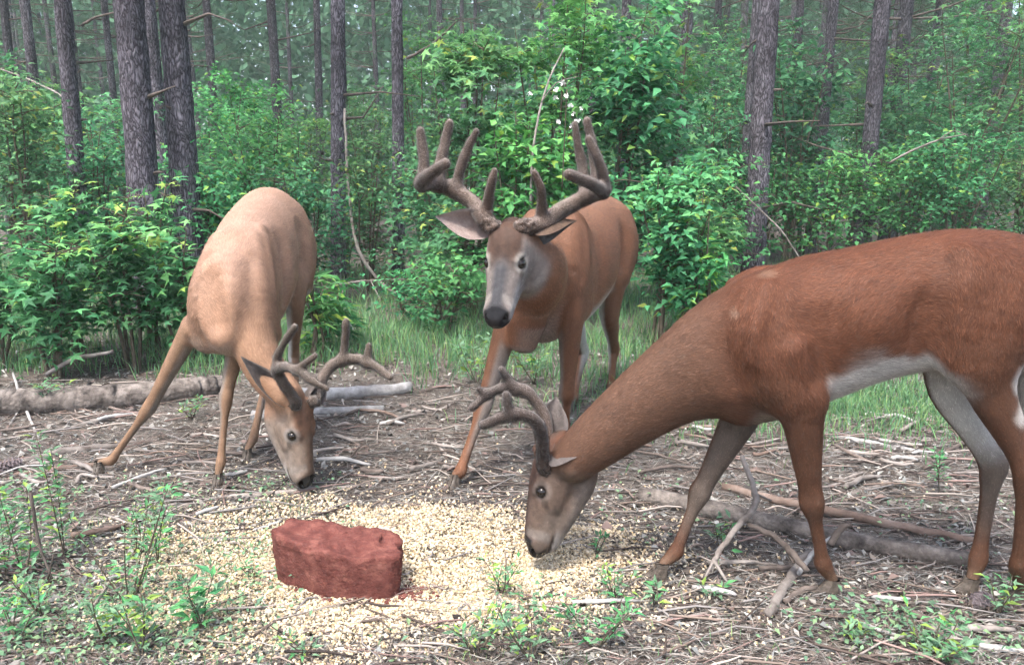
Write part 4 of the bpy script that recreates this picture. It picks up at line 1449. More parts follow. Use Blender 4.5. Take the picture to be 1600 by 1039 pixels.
        for ax in range(3):
            o1, o2 = (ax + 1) % 3, (ax + 2) % 3
            sl0 = [slice(None)] * 3; sl1 = [slice(None)] * 3
            sl0[ax] = slice(0, -1); sl1[ax] = slice(1, None)
            A, B = ins[tuple(sl0)], ins[tuple(sl1)]
            E = np.argwhere(A != B)
            E = E[(E[:, o1] > 0) & (E[:, o2] > 0) & (E[:, o1] < a.shape[o1] - 1) & (E[:, o2] < a.shape[o2] - 1)]
            flip = ~A[tuple(E.T)]
            def ci(d1, d2):
                q = E.copy(); q[:, o1] -= d1; q[:, o2] -= d2
                return idx[tuple(q.T)]
            quad = np.column_stack([ci(1, 1), ci(0, 1), ci(0, 0), ci(1, 0)])
            quad[flip] = quad[flip][:, ::-1]
            F.append(quad)
        F = np.concatenate(F)
        ed = np.concatenate([F[:, [0, 1]], F[:, [1, 2]], F[:, [2, 3]], F[:, [3, 0]]])
        deg = np.bincount(ed.ravel(), minlength=len(V))[:, None]
        for it in range(smooth):
            for lam in (0.5, -0.52):
                S = np.zeros_like(V)
                for c_ in range(3):
                    S[:, c_] = np.bincount(ed[:, 0], V[ed[:, 1], c_], len(V)) + np.bincount(ed[:, 1], V[ed[:, 0], c_], len(V))
                V = V + lam * (S / deg - V)
        return V, F


def vnormals(V, F):
    n = np.cross(V[F[:, 2]] - V[F[:, 0]], V[F[:, 3 % F.shape[1]]] - V[F[:, 1]])
    N = np.zeros_like(V)
    for c in range(F.shape[1]):
        for k in range(3):
            N[:, k] += np.bincount(F[:, c], n[:, k], len(V))
    return nrm(N)


def sstep(a, b, x):
    t = np.clip((x - a) / (b - a), 0, 1)
    return t * t * (3 - 2 * t)


def vnoise(P, f, seed=0):
    """cheap smooth value noise 0..1 at points"""
    Q = P * f + seed * 17.31
    i = np.floor(Q).astype(np.int64); t = Q - i; t = t * t * (3 - 2 * t)
    r = np.zeros(len(P))
    for dx in (0, 1):
        for dy in (0, 1):
            for dz in (0, 1):
                h = ((i[:, 0] + dx) * 374761393 + (i[:, 1] + dy) * 668265263 + (i[:, 2] + dz) * 2147483647 + seed * 974711) & 0xffffffff
                h = ((h ^ (h >> 13)) * 1274126177) & 0xffffffff
                w = (t[:, 0] if dx else 1 - t[:, 0]) * (t[:, 1] if dy else 1 - t[:, 1]) * (t[:, 2] if dz else 1 - t[:, 2])
                r += w * (((h ^ (h >> 16)) & 0xffff) / 65535.0)
    return r


MAT_COAT = tint_mat('deer_coat', rough=0.75, spec=0.2, var=0.10, nscale=38, bump=0.25, gloss_alpha=True)
MAT_HAIR = tint_mat('deer_hair', rough=0.6, spec=0.25)
MAT_VELVET = tint_mat('antler_velvet', rough=0.95, spec=0.1, sheen=0.5, var=0.16, nscale=60, bump=0.5)
MAT_EYE = noise_mat('deer_eye', (0.006, 0.004, 0.003), (0.012, 0.008, 0.006), 20, rough=.12, bump=0, spec=.4)
MAT_HOOF = noise_mat('hoof_horn', (.035, .028, .023), (.12, .098, .08), 60, rough=0.5, bump=0.3)
MAT_EAR_IN = noise_mat('ear_inside', (.17, .125, .112), (.27, .22, .205), 45, stretch=(1, 1, 1), rough=0.85, bump=0.4)
MAT_EAR_OUT = noise_mat('ear_outside', (.060, .037, .026), (.115, .074, .053), 50, rough=0.85, bump=0.4)
MAT_EAR_GREY = noise_mat('ear_outside_grey', (.060, .050, .048), (.115, .098, .092), 50, rough=0.85, bump=0.4)


class Head:
    def __init__(s, E, F, U, sc):
        s.E = np.asarray(E, float)
        s.F = nrm(F)
        U = np.asarray(U, float)
        s.U = nrm(U - np.dot(U, s.F) * s.F)
        s.L = np.cross(s.U, s.F)            # the deer's left
        s.s = sc

    def p(s, x, y, z):
        """local: x from poll toward nose (eyes at .115), y left, z toward forehead"""
        return s.E + s.s * ((x - 0.115) * s.F + y * s.L + (z - 0.012) * s.U)


def add_head(f, H):
    p, S, L = H.p, H.s, H.L
    A = np.array
    f.add('head', [p(-.01, 0, -.012), p(.05, 0, -.004), p(.115, 0, -.012), p(.165, 0, -.014), p(.215, 0, -.018), p(.262, 0, -.021), p(.290, 0, -.020)],
          A([.052, .063, .060, .053, .048, .041, .027]) * S, A([.052, .059, .058, .050, .045, .043, .032]) * S, L, k=.03, flow=-1)
    f.add('head', [p(.10, 0, .034), p(.16, 0, .026), p(.22, 0, .016), p(.262, 0, .010)], A([.020, .018, .016, .014]) * S, A([.026, .021, .019, .020]) * S, L, k=.014, flow=-1)
    f.add('jaw', [p(-.005, 0, -.070), p(.06, 0, -.084), p(.13, 0, -.078), p(.20, 0, -.066), p(.264, 0, -.056)],
          A([.046, .052, .042, .033, .023]) * S, A([.048, .052, .044, .036, .028]) * S, L, k=.018, flow=-1)
    for sd in (-1, 1):
        f.add('head', [p(.065, sd * .036, .030), p(.095, sd * .042, .034), p(.122, sd * .036, .035)], A([.014, .013, .011]) * S, A([.014, .013, .010]) * S, L, k=.016, flow=-1)
        f.add('head', [p(.090, sd * .050, -.004), p(.120, sd * .051, .000), p(.150, sd * .043, -.006)], A([.012, .012, .010]) * S, A([.010, .010, .008]) * S, L, k=.014, flow=-1)
        f.add('head', [p(.08, sd * .045, -.03), p(.15, sd * .040, -.028)], A([.026, .017]) * S, A([.018, .012]) * S, L, k=.02, flow=-1)
        f.add('head', [p(.045, sd * .034, .026), p(.014, sd * .043, .048)], A([.020, .0195]) * S, A([.020, .0195]) * S, L, k=.015, flow=-1)
        f.add('nose', [p(.268, sd * .025, -.008), p(.290, sd * .019, -.014)], A([.019, .017]) * S, A([.017, .016]) * S, L, k=.01, flow=-1)
        f.add('lip', [p(.225, sd * .024, -.038), p(.272, sd * .017, -.038)], A([.016, .013]) * S, A([.015, .014]) * S, L, k=.01, flow=-1)
    for sd in (-1, 1):
        f.add('nostril', [p(.287, sd * .029, -.004), p(.306, sd * .021, -.016)], A([.0055, .005]) * S, A([.0075, .007]) * S, L, k=.005, carve=True)
        f.add('socket', [p(.102, sd * .060, .0190), p(.118, sd * .0620, .0220), p(.135, sd * .0565, .0165)], A([.0055, .0100, .0050]) * S, A([.009, .0100, .009]) * S, L, k=.004, carve=True)
        f.add('mouth', [p(.225, sd * .052, -.056), p(.25, sd * .044, -.052), p(.285, sd * .026, -.047)], A([.003] * 3) * S, A([.006] * 3) * S, L, k=.004, carve=True)


def head_colours(H, V, C, pal):
    D = (V - H.E) / H.s
    x = D @ H.F + .115
    y = D @ H.L
    z = D @ H.U + .012
    ay = np.abs(y)
    rr = np.sqrt(y * y + (z + .03) ** 2)
    inh = sstep(-.07, 0.06, x) * (1 - sstep(.105, .15, rr)) * (x < .36)
    n1 = vnoise(V, 60, 3)
    def mix(w, c):
        w = (w * inh)[:, None]
        C[:, :3] = C[:, :3] * (1 - w) + np.asarray(c) * w
    mix(sstep(.0, .07, x) * .9, pal['face'])
    mix(sstep(-.075, -.01, x) * sstep(-.01, .03, z) * (1 - sstep(.115, .17, x)) * (1 - sstep(.045, .06, ay)), pal['brow'])
    mix(sstep(.10, .16, x) * sstep(-.03, .012, z + .1 * (x - .16)) * (1 - sstep(.008, .036, ay)), pal['bridge'])
    mix(sstep(.13, .19, x) * (1 - sstep(-.02, .012, z)) * .75, pal['muzzle'])
    mix((1 - sstep(-.095, -.060, z)) * sstep(.02, .10, x) * pal.get('pale_a', .6), pal['pale'])
    # pale ring, then a dark rim round the eye
    de = np.sqrt((x - .118) ** 2 + (ay - .056) ** 2 + (z - .021) ** 2)
    mix((1 - sstep(.022, .038, de)) * pal.get('ring_a', .7), pal['ring'])
    mix((1 - sstep(.0155, .0205, de)), (0.012, 0.009, 0.008))
    # dark tear line
    mix((1 - sstep(.006, .012, np.abs(z - .008 + .35 * (x - .13)))) * sstep(.13, .14, x) * (1 - sstep(.155, .165, x)) * sstep(.02, .03, ay) * .6, (0.03, 0.022, 0.018))
    # black band, white band, black nose
    mix(sstep(.222, .238, x) * (1 - sstep(.250, .262, x)) * sstep(-.05, -.035, z) * sstep(.012, .02, ay) * .35, pal['ring'])
    nosew = sstep(pal.get('nose_x', .272), pal.get('nose_x', .272) + .012, x + .25 * (z + .012)) * sstep(-.046, -.040, z) * (1 - sstep(.034, .042, ay))
    mix(nosew, (0.012, 0.011, 0.012))
    mix(sstep(.20, .25, x) * (1 - sstep(-.060, -.047, z)) * pal.get('chin_a', .9), pal['chin'])
    mix((1 - sstep(.002, .006, np.abs(z + .051))) * sstep(.228, .24, x) * sstep(.01, .014, ay) * .95, (0.02, 0.014, 0.012))
    # nostril hollows
    dn = np.sqrt((x - .291) ** 2 + (ay - .026) ** 2 + (z + .009) ** 2)
    mix((1 - sstep(.006, .010, dn)), (0.004, 0.003, 0.003))
    C[:, :3] *= (1 + (inh * (.45 * (vnoise(V, 120, 8) - .5) + .3 * (n1 - .5)))[:, None])
    C[:, 3] = np.where(inh * nosew > .5, 0.0, 1.0)
    return x, y, z, inh


def ear_mesh(base, tip, face, width, cup, mats, nu=14, nv=9):
    base, tip = np.asarray(base, float), np.asarray(tip, float)
    ax = tip - base
    Lg = np.linalg.norm(ax); ax = ax / Lg
    n = nrm(face - np.dot(face, ax) * ax)
    sd = np.cross(ax, n)
    U = np.linspace(0, 1, nu)
    W = width * np.clip(np.sin(math.pi * np.clip(U * .80 + .13, 0, 1)) ** .9 * np.sqrt(np.clip(1.004 - U, 0, 1)) * 1.28, .012, None)
    W[0] *= .8
    def layer(off):
        V = []
        for i, u in enumerate(U):
            for v in np.linspace(-1, 1, nv):
                roll = cup * (1 - .55 * u) * W[i] * (v * v - .5) * 1.5
                bend = -0.10 * Lg * (u * u)
                p = base + ax * Lg * u + sd * W[i] * v * (1 - .15 * cup * (1 - u)) * .5 + n * (roll + bend * .4 + off * (1 - abs(v) ** 4) * (1 - u ** 6))
                V.append(p)
        return np.array(V)
    A, B = layer(0.0), layer(-0.006)
    V = np.vstack([A, B]); k = nu * nv
    F, M = [], []
    for i in range(nu - 1):
        for j in range(nv - 1):
            a, b, c, d = i * nv + j, i * nv + j + 1, (i + 1) * nv + j + 1, (i + 1) * nv + j
            F.append((a, b, c, d)); M.append(0)
            F.append((k + d, k + c, k + b, k + a)); M.append(1)
    rim = [i * nv for i in range(nu)] + [(nu - 1) * nv + j for j in range(1, nv)] + [i * nv + nv - 1 for i in range(nu - 2, -1, -1)]
    for a, b in zip(rim[:-1], rim[1:]):
        F.append((a, b, k + b, k + a)); M.append(1)
    # make inner faces look along +face
    Fa = np.array(F)
    q = Fa[len(Fa) // 3 * 0]
    nn = np.cross(V[q[1]] - V[q[0]], V[q[3]] - V[q[0]])
    if np.dot(nn, n) < 0:
        Fa = Fa[:, ::-1]
    return mesh_np('ear', V, Fa, mats, True, mat_idx=M)


def hair_mesh(V, F, N, tangent, C, density, length, rng, width=.0016, tilt=.22, mask=None, jitter=.22, tone_sd=.30):
    """one thin triangle a hair, lying along the lay of the coat"""
    T = np.concatenate([F[:, [0, 1, 2]], F[:, [0, 2, 3]]])
    ar = np.linalg.norm(np.cross(V[T[:, 1]] - V[T[:, 0]], V[T[:, 2]] - V[T[:, 0]]), axis=1) * .5
    n = int(ar.sum() * density)
    pick = rng.choice(len(T), n, p=ar / ar.sum())
    r1, r2 = np.sqrt(rng.random(n)), rng.random(n)
    w = np.column_stack([1 - r1, r1 * (1 - r2), r1 * r2])
    t = T[pick]
    def lerp(A): return (A[t] * w[:, :, None]).sum(1)
    P, Nn, D, Cc, Ln = lerp(V), nrm(lerp(N)), lerp(tangent), lerp(C), (length[t] * w).sum(1)
    if mask is not None:
        keep = (mask[t] * w).sum(1) > rng.random(n)
        P, Nn, D, Cc, Ln = P[keep], Nn[keep], D[keep], Cc[keep], Ln[keep]
        n = len(P)
    D = D - (D * Nn).sum(1)[:, None] * Nn
    D = nrm(nrm(D) + rng.normal(0, jitter, (n, 3)))
    D = nrm(D - (D * Nn).sum(1)[:, None] * Nn)
    tl = tilt * (0.5 + rng.random(n))[:, None]
    dirn = nrm(D + tl * Nn)
    side = nrm(np.cross(Nn, D))
    ln = (Ln * (0.6 + 0.8 * rng.random(n)))[:, None]
    P = P - Nn * .0008
    A, B, Tp = P - side * width * .5, P + side * width * .5, P + dirn * ln
    VV = np.stack([A, B, Tp], 1).reshape(-1, 3)
    FF = np.arange(3 * n).reshape(-1, 3)
    gn = np.cross(B - A, Tp - A)
    fl = (gn * Nn).sum(1) < 0
    FF[fl] = FF[fl][:, ::-1]
    tone = np.clip(rng.normal(1.0, tone_sd, n), .45, 1.9)[:, None]
    CC = np.repeat(np.clip(Cc[:, :3] * tone, 0, 1), 3, 0)
    CC[2::3] = np.clip(CC[2::3] * 1.12, 0, 1)
    me = mesh_np('fur', VV, FF, [MAT_HAIR], True, CC)
    NN = np.repeat(nrm(Nn + rng.normal(0, .12, (n, 3))), 3, 0)
    me.normals_split_custom_set_from_vertices(NN.astype(np.float32).tolist())
    return me


def hoof_mesh(top, toe, out, sc=1.0):
    """one cloven hoof: two toes, each a tapered block with a pointed front; origin at world points"""
    top, toe = np.asarray(top, float), np.asarray(toe, float)
    fw = toe - top; fw[2] = 0; fw = nrm(fw if np.linalg.norm(fw) > 1e-3 else out)
    lt = np.array([-fw[1], fw[0], 0])
    Vs, Fs = [], []
    for s in (-1, 1):
        ring_t = [(-.019, .001), (-.017, .016), (.004, .019), (.018, .012), (.022, .001)]
        ring_b = [(-.024, .002), (-.021, .018), (.008, .022), (.032, .011), (.042, .002)]
        V = []
        base = np.array([top[0], top[1], 0])
        for ring, z in ((ring_t, max(top[2], .035) + .006), (ring_t, max(top[2], .035) * .8), (ring_b, .006), (ring_b, -.004)):
            g = 1.0 if ring is ring_b else .95
            for (x, y) in ring:
                shift = (1 - z / .05) * .012
                V.append(base + fw * ((x + shift) * sc * g) + lt * (s * y * sc * g) + np.array([0, 0, z]))
        F = []
        for i in range(3):
            for j in range(5):
                k = (j + 1) % 5
                F.append((i * 5 + j, i * 5 + k, (i + 1) * 5 + k, (i + 1) * 5 + j))
        F.append((0, 1, 2, 3)); F.append((0, 3, 4, 4)) if False else None
        V.append(np.mean(V[:5], axis=0)); c = len(V) - 1
        for j in (0, 2):
            F.append((c, j, j + 1, (j + 2) % 5))
        F = np.array([f for f in F if f is not None])
        if s < 0: F = F[:, ::-1]
        Vs.append(np.array(V)); Fs.append(F)
    V, F, _ = merge(list(zip(Vs, Fs)))
    return V, F


def make_deer(name, label, spec, seed):
    rng = np.random.default_rng(seed)
    lo, hi, h = spec['lo'], spec['hi'], spec.get('h', .0059)
    f = Field(lo, hi, h)
    latb = spec['lat']
    heels = HEELS[:]; HEELS.clear()
    for c in spec['chains'] + heels:
        f.add(c[0], c[1], c[2], c[3], c[4] if c[4] is not None else latb, k=c[5], flow=c[6])
    for c in spec.get('carve', []):
        f.add('hollow', c[0], c[1], c[2], c[3] if len(c) > 3 else latb, k=.07, carve=True)
    H = spec['head']
    add_head(f, H)
    V, F = f.surface(5)
    N = vnormals(V, F)
    # colours and hair direction from the chains
    pal = spec['pal']
    C = np.ones((len(V), 4))
    best = np.full(len(V), 9.0)
    tan = np.zeros((len(V), 3)); wsum = np.zeros(len(V))
    reg = {}
    for ch in f.chains:
        d, t, par = f.dist(ch, V)
        w = np.exp(-np.clip(d, 0, 1) / .012) + 1e-9
        tan += t * w[:, None]; wsum += w
        nm = ch['name']
        if nm not in reg:
            reg[nm] = [d, par]
        else:
            m = d < reg[nm][0]
            reg[nm][0][m] = d[m]; reg[nm][1][m] = par[m]
    names = list(reg)
    Dm = np.stack([reg[k][0] for k in names], 1)
    Wt = np.exp(-np.clip(Dm, 0, 1) / .015); Wt /= Wt.sum(1, keepdims=True)
    W = {k: Wt[:, i] for i, k in enumerate(names)}
    def w_(*ks): return sum((W[k] for k in ks if k in W), np.zeros(len(V)))
    n1, n2, n3 = vnoise(V, 9, 1), vnoise(V, 26, 2), vnoise(V, 4, 5)
    C[:, :3] = np.asarray(pal['body'])
    def mix(w, c):
        w = np.clip(w, 0, 1)[:, None]
        C[:, :3] = C[:, :3] * (1 - w) + np.asarray(c) * w
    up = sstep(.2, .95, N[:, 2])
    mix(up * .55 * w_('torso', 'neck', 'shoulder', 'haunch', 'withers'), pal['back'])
    mix(sstep(.35, .75, n3 * .6 + n1 * .4) * .35, pal['mottle'])
    mix(w_('neck') * .75, pal['neck'])
    legs = [k for k in names if k.startswith('leg')]
    for k in legs:
        mix(W[k] * .6, pal['leg'])
        hind = 'hind' in k
        side = 1 if k.endswith('left') else -1
        inner = sstep(.05, .6, -(N @ latb) * side)
        par = reg[k][1]
        mix(W[k] * inner * (1 - sstep(.50, .75, par)) * .8, pal['inner'])
        if hind: mix(W[k] * inner * (1 - sstep(*spec.get('hindwhite', (.15, .38)), par)) * .9, pal['white'])
        mix(W[k] * sstep(.80, .97, par) * .35, pal['pastern'])
    und = sstep(.25, .75, -N[:, 2])
    s_ = spec['slong'](V)
    mix(w_('torso', 'haunch') * und * spec['belly'](s_, V), pal['white'])
    mix(w_('tail') * .95 * sstep(-.3, .3, -N[:, 2] + .2), pal['white'])
    for (pt, r, cc, a) in spec.get('paint', []):
        d = np.linalg.norm(V - pt, axis=1)
        mix((1 - sstep(r * .35, r, d + (n2 - .5) * r * .8)) * a, cc)
    C[:, :3] *= (0.82 + .22 * n2 + .16 * vnoise(V, 70, 6))[:, None]
    x, y, z, inh = head_colours(H, V, C, pal)
    root = empty(name, spec['base'])
    tag(root, label, 'deer', spec.get('group'))
    b0 = np.array(spec['base'], float)
    Cb = C.copy(); Cb[:, :3] *= np.where(C[:, 3:4] > .5, .80, 1.0)      # skin under the hair
    body = obj('body', mesh_np('body', V - b0, F, [MAT_COAT], True, Cb), root)
    # coat of short hair
    tan = tan - np.array([0, 0, .25])[None, :] * w_('torso', 'haunch', 'shoulder', 'neck')[:, None] * wsum[:, None]
    ln = .016 * np.ones(len(V))
    ln = ln * (1 - .62 * inh) * (1 - .45 * np.clip(w_(*legs), 0, 1)) + .006 * w_('tail')
    ln *= 1 + .8 * w_('torso') * und * 0.5
    mask = np.clip(C[:, 3], 0, 1) * np.where(np.linalg.norm(V - H.p(.118, .056, .02), axis=1) < .026 * H.s, 0, 1) * np.where(np.linalg.norm(V - H.p(.118, -.056, .02), axis=1) < .026 * H.s, 0, 1)
    fur = obj('fur', hair_mesh(V - b0, F, N, tan, C, spec.get('density', 70000), ln, rng, mask=mask, tone_sd=spec.get('tone', .28)), root)
    fur['kind'] = 'stuff'
    # eyes
    for sd in (-1, 1):
        bm = bmesh.new()
        bmesh.ops.create_uvsphere(bm, u_segments=20, v_segments=12, radius=.0160 * H.s)
        me = bpy.data.meshes.new('eye'); bm.to_mesh(me); bm.free()
        me.polygons.foreach_set('use_smooth', [True] * len(me.polygons))
        me.materials.append(MAT_EYE)
        e = obj('eye', me, root)
        e.location = H.p(.118, sd * .0465, .0175) - b0
    # ears
    for (bp, tp, face, wd, cup, mats) in spec['ears']:
        me = ear_mesh(np.asarray(bp) - b0, np.asarray(tp) - b0, np.asarray(face, float), wd, cup, mats)
        obj('ear', me, root)
    # antlers in velvet
    for branches in spec['antlers']:
        allp = np.concatenate([np.asarray(b[0]) for b in branches])
        fa = Field(allp.min(0) - .06, allp.max(0) + .06, .0042)
        for (P, R) in branches:
            R = np.array(R) * np.linspace(.97, .86, len(R))
            fa.add('a', P, R, R, np.array([.3, .5, .8]), k=.016, sub=5)
        AV, AF = fa.surface(3)
        AN = vnormals(AV, AF)
        nn = vnoise(AV, 45, 7)
        AV = AV + AN * ((nn - .5) * .003 + (vnoise(AV, 18, 8) - .5) * .005)[:, None]
        base_pt = np.asarray(branches[0][0][0])
        far = sstep(.05, .35, np.linalg.norm(AV - base_pt, axis=1))
        AC = np.array(pal['velvet'])[None, :] * (1 - far[:, None]) + np.array(pal['velvet_tip'])[None, :] * far[:, None]
        AC = AC * (.55 + .35 * vnoise(AV, 30, 9))[:, None]
        burr = 1 - sstep(.03, .06, np.linalg.norm(AV - base_pt, axis=1))
        AV = AV + AN * (burr * (vnoise(AV, 110, 4) - .4) * .012)[:, None]
        ant = obj('antler', mesh_np('antler', AV - b0, AF, [MAT_VELVET], True, AC), root)
        cc = np.clip(AC * 1.5 + np.array([.125, .116, .112]), 0, .75)  # velvet fuzz paler than the antler; a backlit rim put into its colour
        T = np.tile(np.array([0, 0, 1.0]), (len(AV), 1)) + AN * .8
        fz = obj('velvet', hair_mesh(AV - b0, AF, vnormals(AV, AF), T, np.column_stack([cc, np.ones(len(cc))]), 260000, np.full(len(AV), .0065), rng, width=.0008, tilt=3.0, jitter=.6), ant)
        fz['kind'] = 'stuff'
    # hooves
    for (top, toe) in spec['hooves']:
        hv, hf = hoof_mesh(np.asarray(top), np.asarray(toe), np.asarray(spec['fwd'], float), spec.get('hoofs', 1.0))
        obj('hoof', mesh_np('hoof', hv - b0, hf, [MAT_HOOF], False), root)
    return root


def leg_pts(*pp):
    return np.array(pp)


FORE_R = [.072, .058, .0405, .0315, .0345, .0300, .0200, .0178, .0190, .0245, .0180, .0150]
FORE_L = [.052, .048, .0355, .0288, .0320, .0280, .0180, .0162, .0175, .0225, .0175, .0150]
HIND_R = [.085, .058, .0420, .0325, .0375, .0320, .0225, .0195, .0205, .0255, .0185, .0155]
HIND_L = [.060, .046, .0340, .0265, .0290, .0260, .0185, .0172, .0185, .0230, .0180, .0155]


def foreleg(name, sh, el, kn, fe, hoof, lat, sc=1.0, out=None):
    """shoulder, elbow, knee, fetlock, hoof-top"""
    sh, el, kn, fe, hoof = [np.asarray(q, float) for q in (sh, el, kn, fe, hoof)]
    P = [el + (sh - el) * .35, el, el + (kn - el) * .50, el + (kn - el) * .83, kn, kn + (fe - kn) * .12, kn + (fe - kn) * .32, kn + (fe - kn) * .65, kn + (fe - kn) * .86, fe, fe + (hoof - fe) * .6, hoof]
    return (name, P, np.array(FORE_R) * sc, np.array(FORE_L) * sc, lat, .03, 1.0)


HEELS = []


def hindleg(name, hip, st, ho, fe, hoof, lat, sc=1.0):
    hip, st, ho, fe, hoof = [np.asarray(q, float) for q in (hip, st, ho, fe, hoof)]
    HEELS.append(('leg_hind_' + name.split('_')[-1], hockpoint(st, ho, fe, sc), np.array([.017, .014, .012]) * sc, np.array([.013, .010, .010]) * sc, lat, .016, -1.0))
    P = [st + (hip - st) * .3, st + (ho - st) * .22, st + (ho - st) * .58, st + (ho - st) * .83, ho, ho + (fe - ho) * .12, ho + (fe - ho) * .32, ho + (fe - ho) * .65, ho + (fe - ho) * .86, fe, fe + (hoof - fe) * .6, hoof]
    return (name, P, np.array(HIND_R) * sc, np.array(HIND_L) * sc, lat, .03, 1.0)


def hockpoint(st, ho, fe, sc=1.0):
    """heel bone and tendon behind the hock"""
    st, ho, fe = [np.asarray(q, float) for q in (st, ho, fe)]
    a, b = nrm(st - ho), nrm(fe - ho)
    back = -nrm(a + b)
    return [ho + back * .022 * sc - b * .012, ho + a * .07 * sc + back * .020 * sc, ho + a * .16 * sc + back * .012 * sc]


def tz(p, z):
    q = np.array(p, float); q[2] = z
    return q


PAL_BASE = dict(white=(.54, .52, .49), inner=(.22, .195, .175), pale=(.25, .22, .20), ring=(.25, .225, .205), chin=(.37, .355, .34), pastern=(.19, .14, .10))

# ------------------------------------------------------------------ deer A: the red-brown grazing buck, side on
def deer_right():
    Yl = lambda px: 2.0 + (1200 - px) * .00019        # its mid plane runs almost across the view
    pr = lambda px, py, dy=0.0: at(px, py, Yl(px) + dy)
    fwd = nrm(pr(1150, 500) - pr(1550, 500)); fwd[2] = 0; fwd = nrm(fwd)
    lat = np.array([-fwd[1], fwd[0], 0.0])              # its left, toward the camera
    if lat[1] > 0: lat = -lat
    st = [(1630, 428, 500, .06), (1600, 392, 560, .105), (1555, 367, 585, .135), (1490, 361, 572, .135), (1410, 373, 583, .145), (1340, 388, 600, .152), (1270, 402, 626, .150), (1210, 431, 648, .132), (1160, 460, 655, .110), (1120, 490, 640, .080)]
    tp, tr = [], []
    for px, a, b, w in st:
        p = pr(px, (a + b) / 2); tp.append(p)
        tr.append(np.linalg.norm(pr(px, a) - pr(px, b)) / 2)
    ch = []
    ch.append(('torso', tp, tr, [s[3] for s in st], lat, .03, -1.0))
    # withers: both shoulder blades stand above the lowered neck
    ch.append(('withers', [pr(1225, 452, -.035), pr(1165, 470, -.05)], [.055, .045], [.030, .028], lat, .035, -1.0))
    ch.append(('withers', [pr(1232, 437, .05), pr(1188, 435, .06), pr(1148, 450, .065)], [.034, .034, .026], [.026, .024, .02], lat, .010, -1.0))
    nk = [(1190, 535, .165, .105), (1120, 562, .150, .095), (1045, 604, .116, .080), (980, 650, .094, .068), (925, 694, .078, .058), (893, 722, .062, .050)]
    ch.append(('neck', [pr(a, b) for a, b, _, _ in nk], [n[2] for n in nk], [n[3] for n in nk], lat, .06, -1.0))
    ch.append(('torso', [pr(1215, 615), pr(1160, 636)], [.055, .045], [.06, .05], lat, .04, -1.0))
    for dy, sgn in ((-.105, 1), (.105, -1)):
        ch.append(('shoulder', [pr(1215, 470, dy * .75), pr(1200, 545, dy), pr(1240, 612, dy)], [.075, .095, .07], [.035, .045, .045], lat, .06, 1.0))
    for rx in (1318, 1342, 1366, 1390, 1414):
        ch.append(('torso', [pr(rx + 14, 442, -.110), pr(rx + 6, 470, -.128), pr(rx, 500, -.140), pr(rx - 5, 530, -.134), pr(rx - 8, 550, -.118)], [.007, .010, .012, .010, .006], [.007, .009, .010, .009, .006], lat, .034, -1.0))
    ch.append(('shoulder', [pr(1200, 450, -.085), pr(1185, 500, -.128), pr(1172, 565, -.135)], [.020, .020, .022], [.016, .018, .020], lat, .022, 1.0))
    ch.append(('shoulder', [pr(1245, 545, -.140), pr(1268, 600, -.135), pr(1272, 632, -.115)], [.042, .040, .03], [.030, .030, .026], lat, .022, 1.0))
    ch.append(('haunch', [pr(1505, 400, -.085), pr(1515, 440, -.115)], [.030, .026], [.024, .02], lat, .03, 1.0))
    ch.append(('haunch', [pr(1455, 535, -.112), pr(1485, 565, -.110), pr(1520, 598, -.112)], [.014, .02, .02], [.014, .018, .02], lat, .025, 1.0))
    nh = G(1299, 928); fh = G(1035, 902)
    a = foreleg('leg_fore_left', pr(1215, 520, -.10), pr(1252, 640, -.10), at(1268, 782, 1.925), at(1286, 880, nh[1] - .0), tz(nh, .042), lat, .97)
    b = foreleg('leg_fore_right', pr(1200, 530, .10), pr(1155, 655, .09), at(1094, 768, 2.08), at(1056, 862, 2.055), tz(fh, .042), lat, .92)
    ch += [a, b]
    # hindquarters
    nh2, fh2 = G(1591, 942), G(1516, 926)
    ch.append(('haunch', [pr(1560, 440, -.08), pr(1538, 500, -.105), pr(1530, 560, -.105)], [.125, .115, .08], [.055, .062, .055], lat, .06, 1.0))
    ch.append(('haunch', [pr(1560, 440, .08), pr(1525, 500, .10), pr(1480, 560, .10)], [.12, .12, .08], [.055, .06, .05], lat, .06, 1.0))
    c = hindleg('leg_hind_left', pr(1560, 470, -.10), pr(1532, 575, -.105), at(1606, 736, 1.82), at(1592, 885, 1.865), tz(nh2, .042), lat, .97)
    d = hindleg('leg_hind_right', pr(1540, 480, .10), pr(1466, 575, .095), at(1552, 728, 1.99), at(1529, 872, 1.965), tz(fh2, .042), lat, .98)
    ch += [c, d]
    ch.append(('tail', [pr(1622, 440), pr(1624, 520, -.03), pr(1612, 590, -.05), pr(1600, 655, -.05)], [.028, .034, .034, .014], [.035, .06, .06, .03], lat, .02, 1.0))
    iu = np.array([0, _sp, _cp])
    X = np.array([1.0, 0, 0])
    Fh = nrm(-.27 * X - .96 * iu)
    Uh = nrm(-.96 * X + .27 * iu + .05 * np.array([0, -1, 0]))
    H = Head(at(848, 762, 2.10), Fh, Uh, 1.0)
    near, far = H.L, -H.L                                # head's left faces the camera
    if H.L[1] > 0: near, far = -H.L, H.L
    yn, yf = 2.055, 2.17
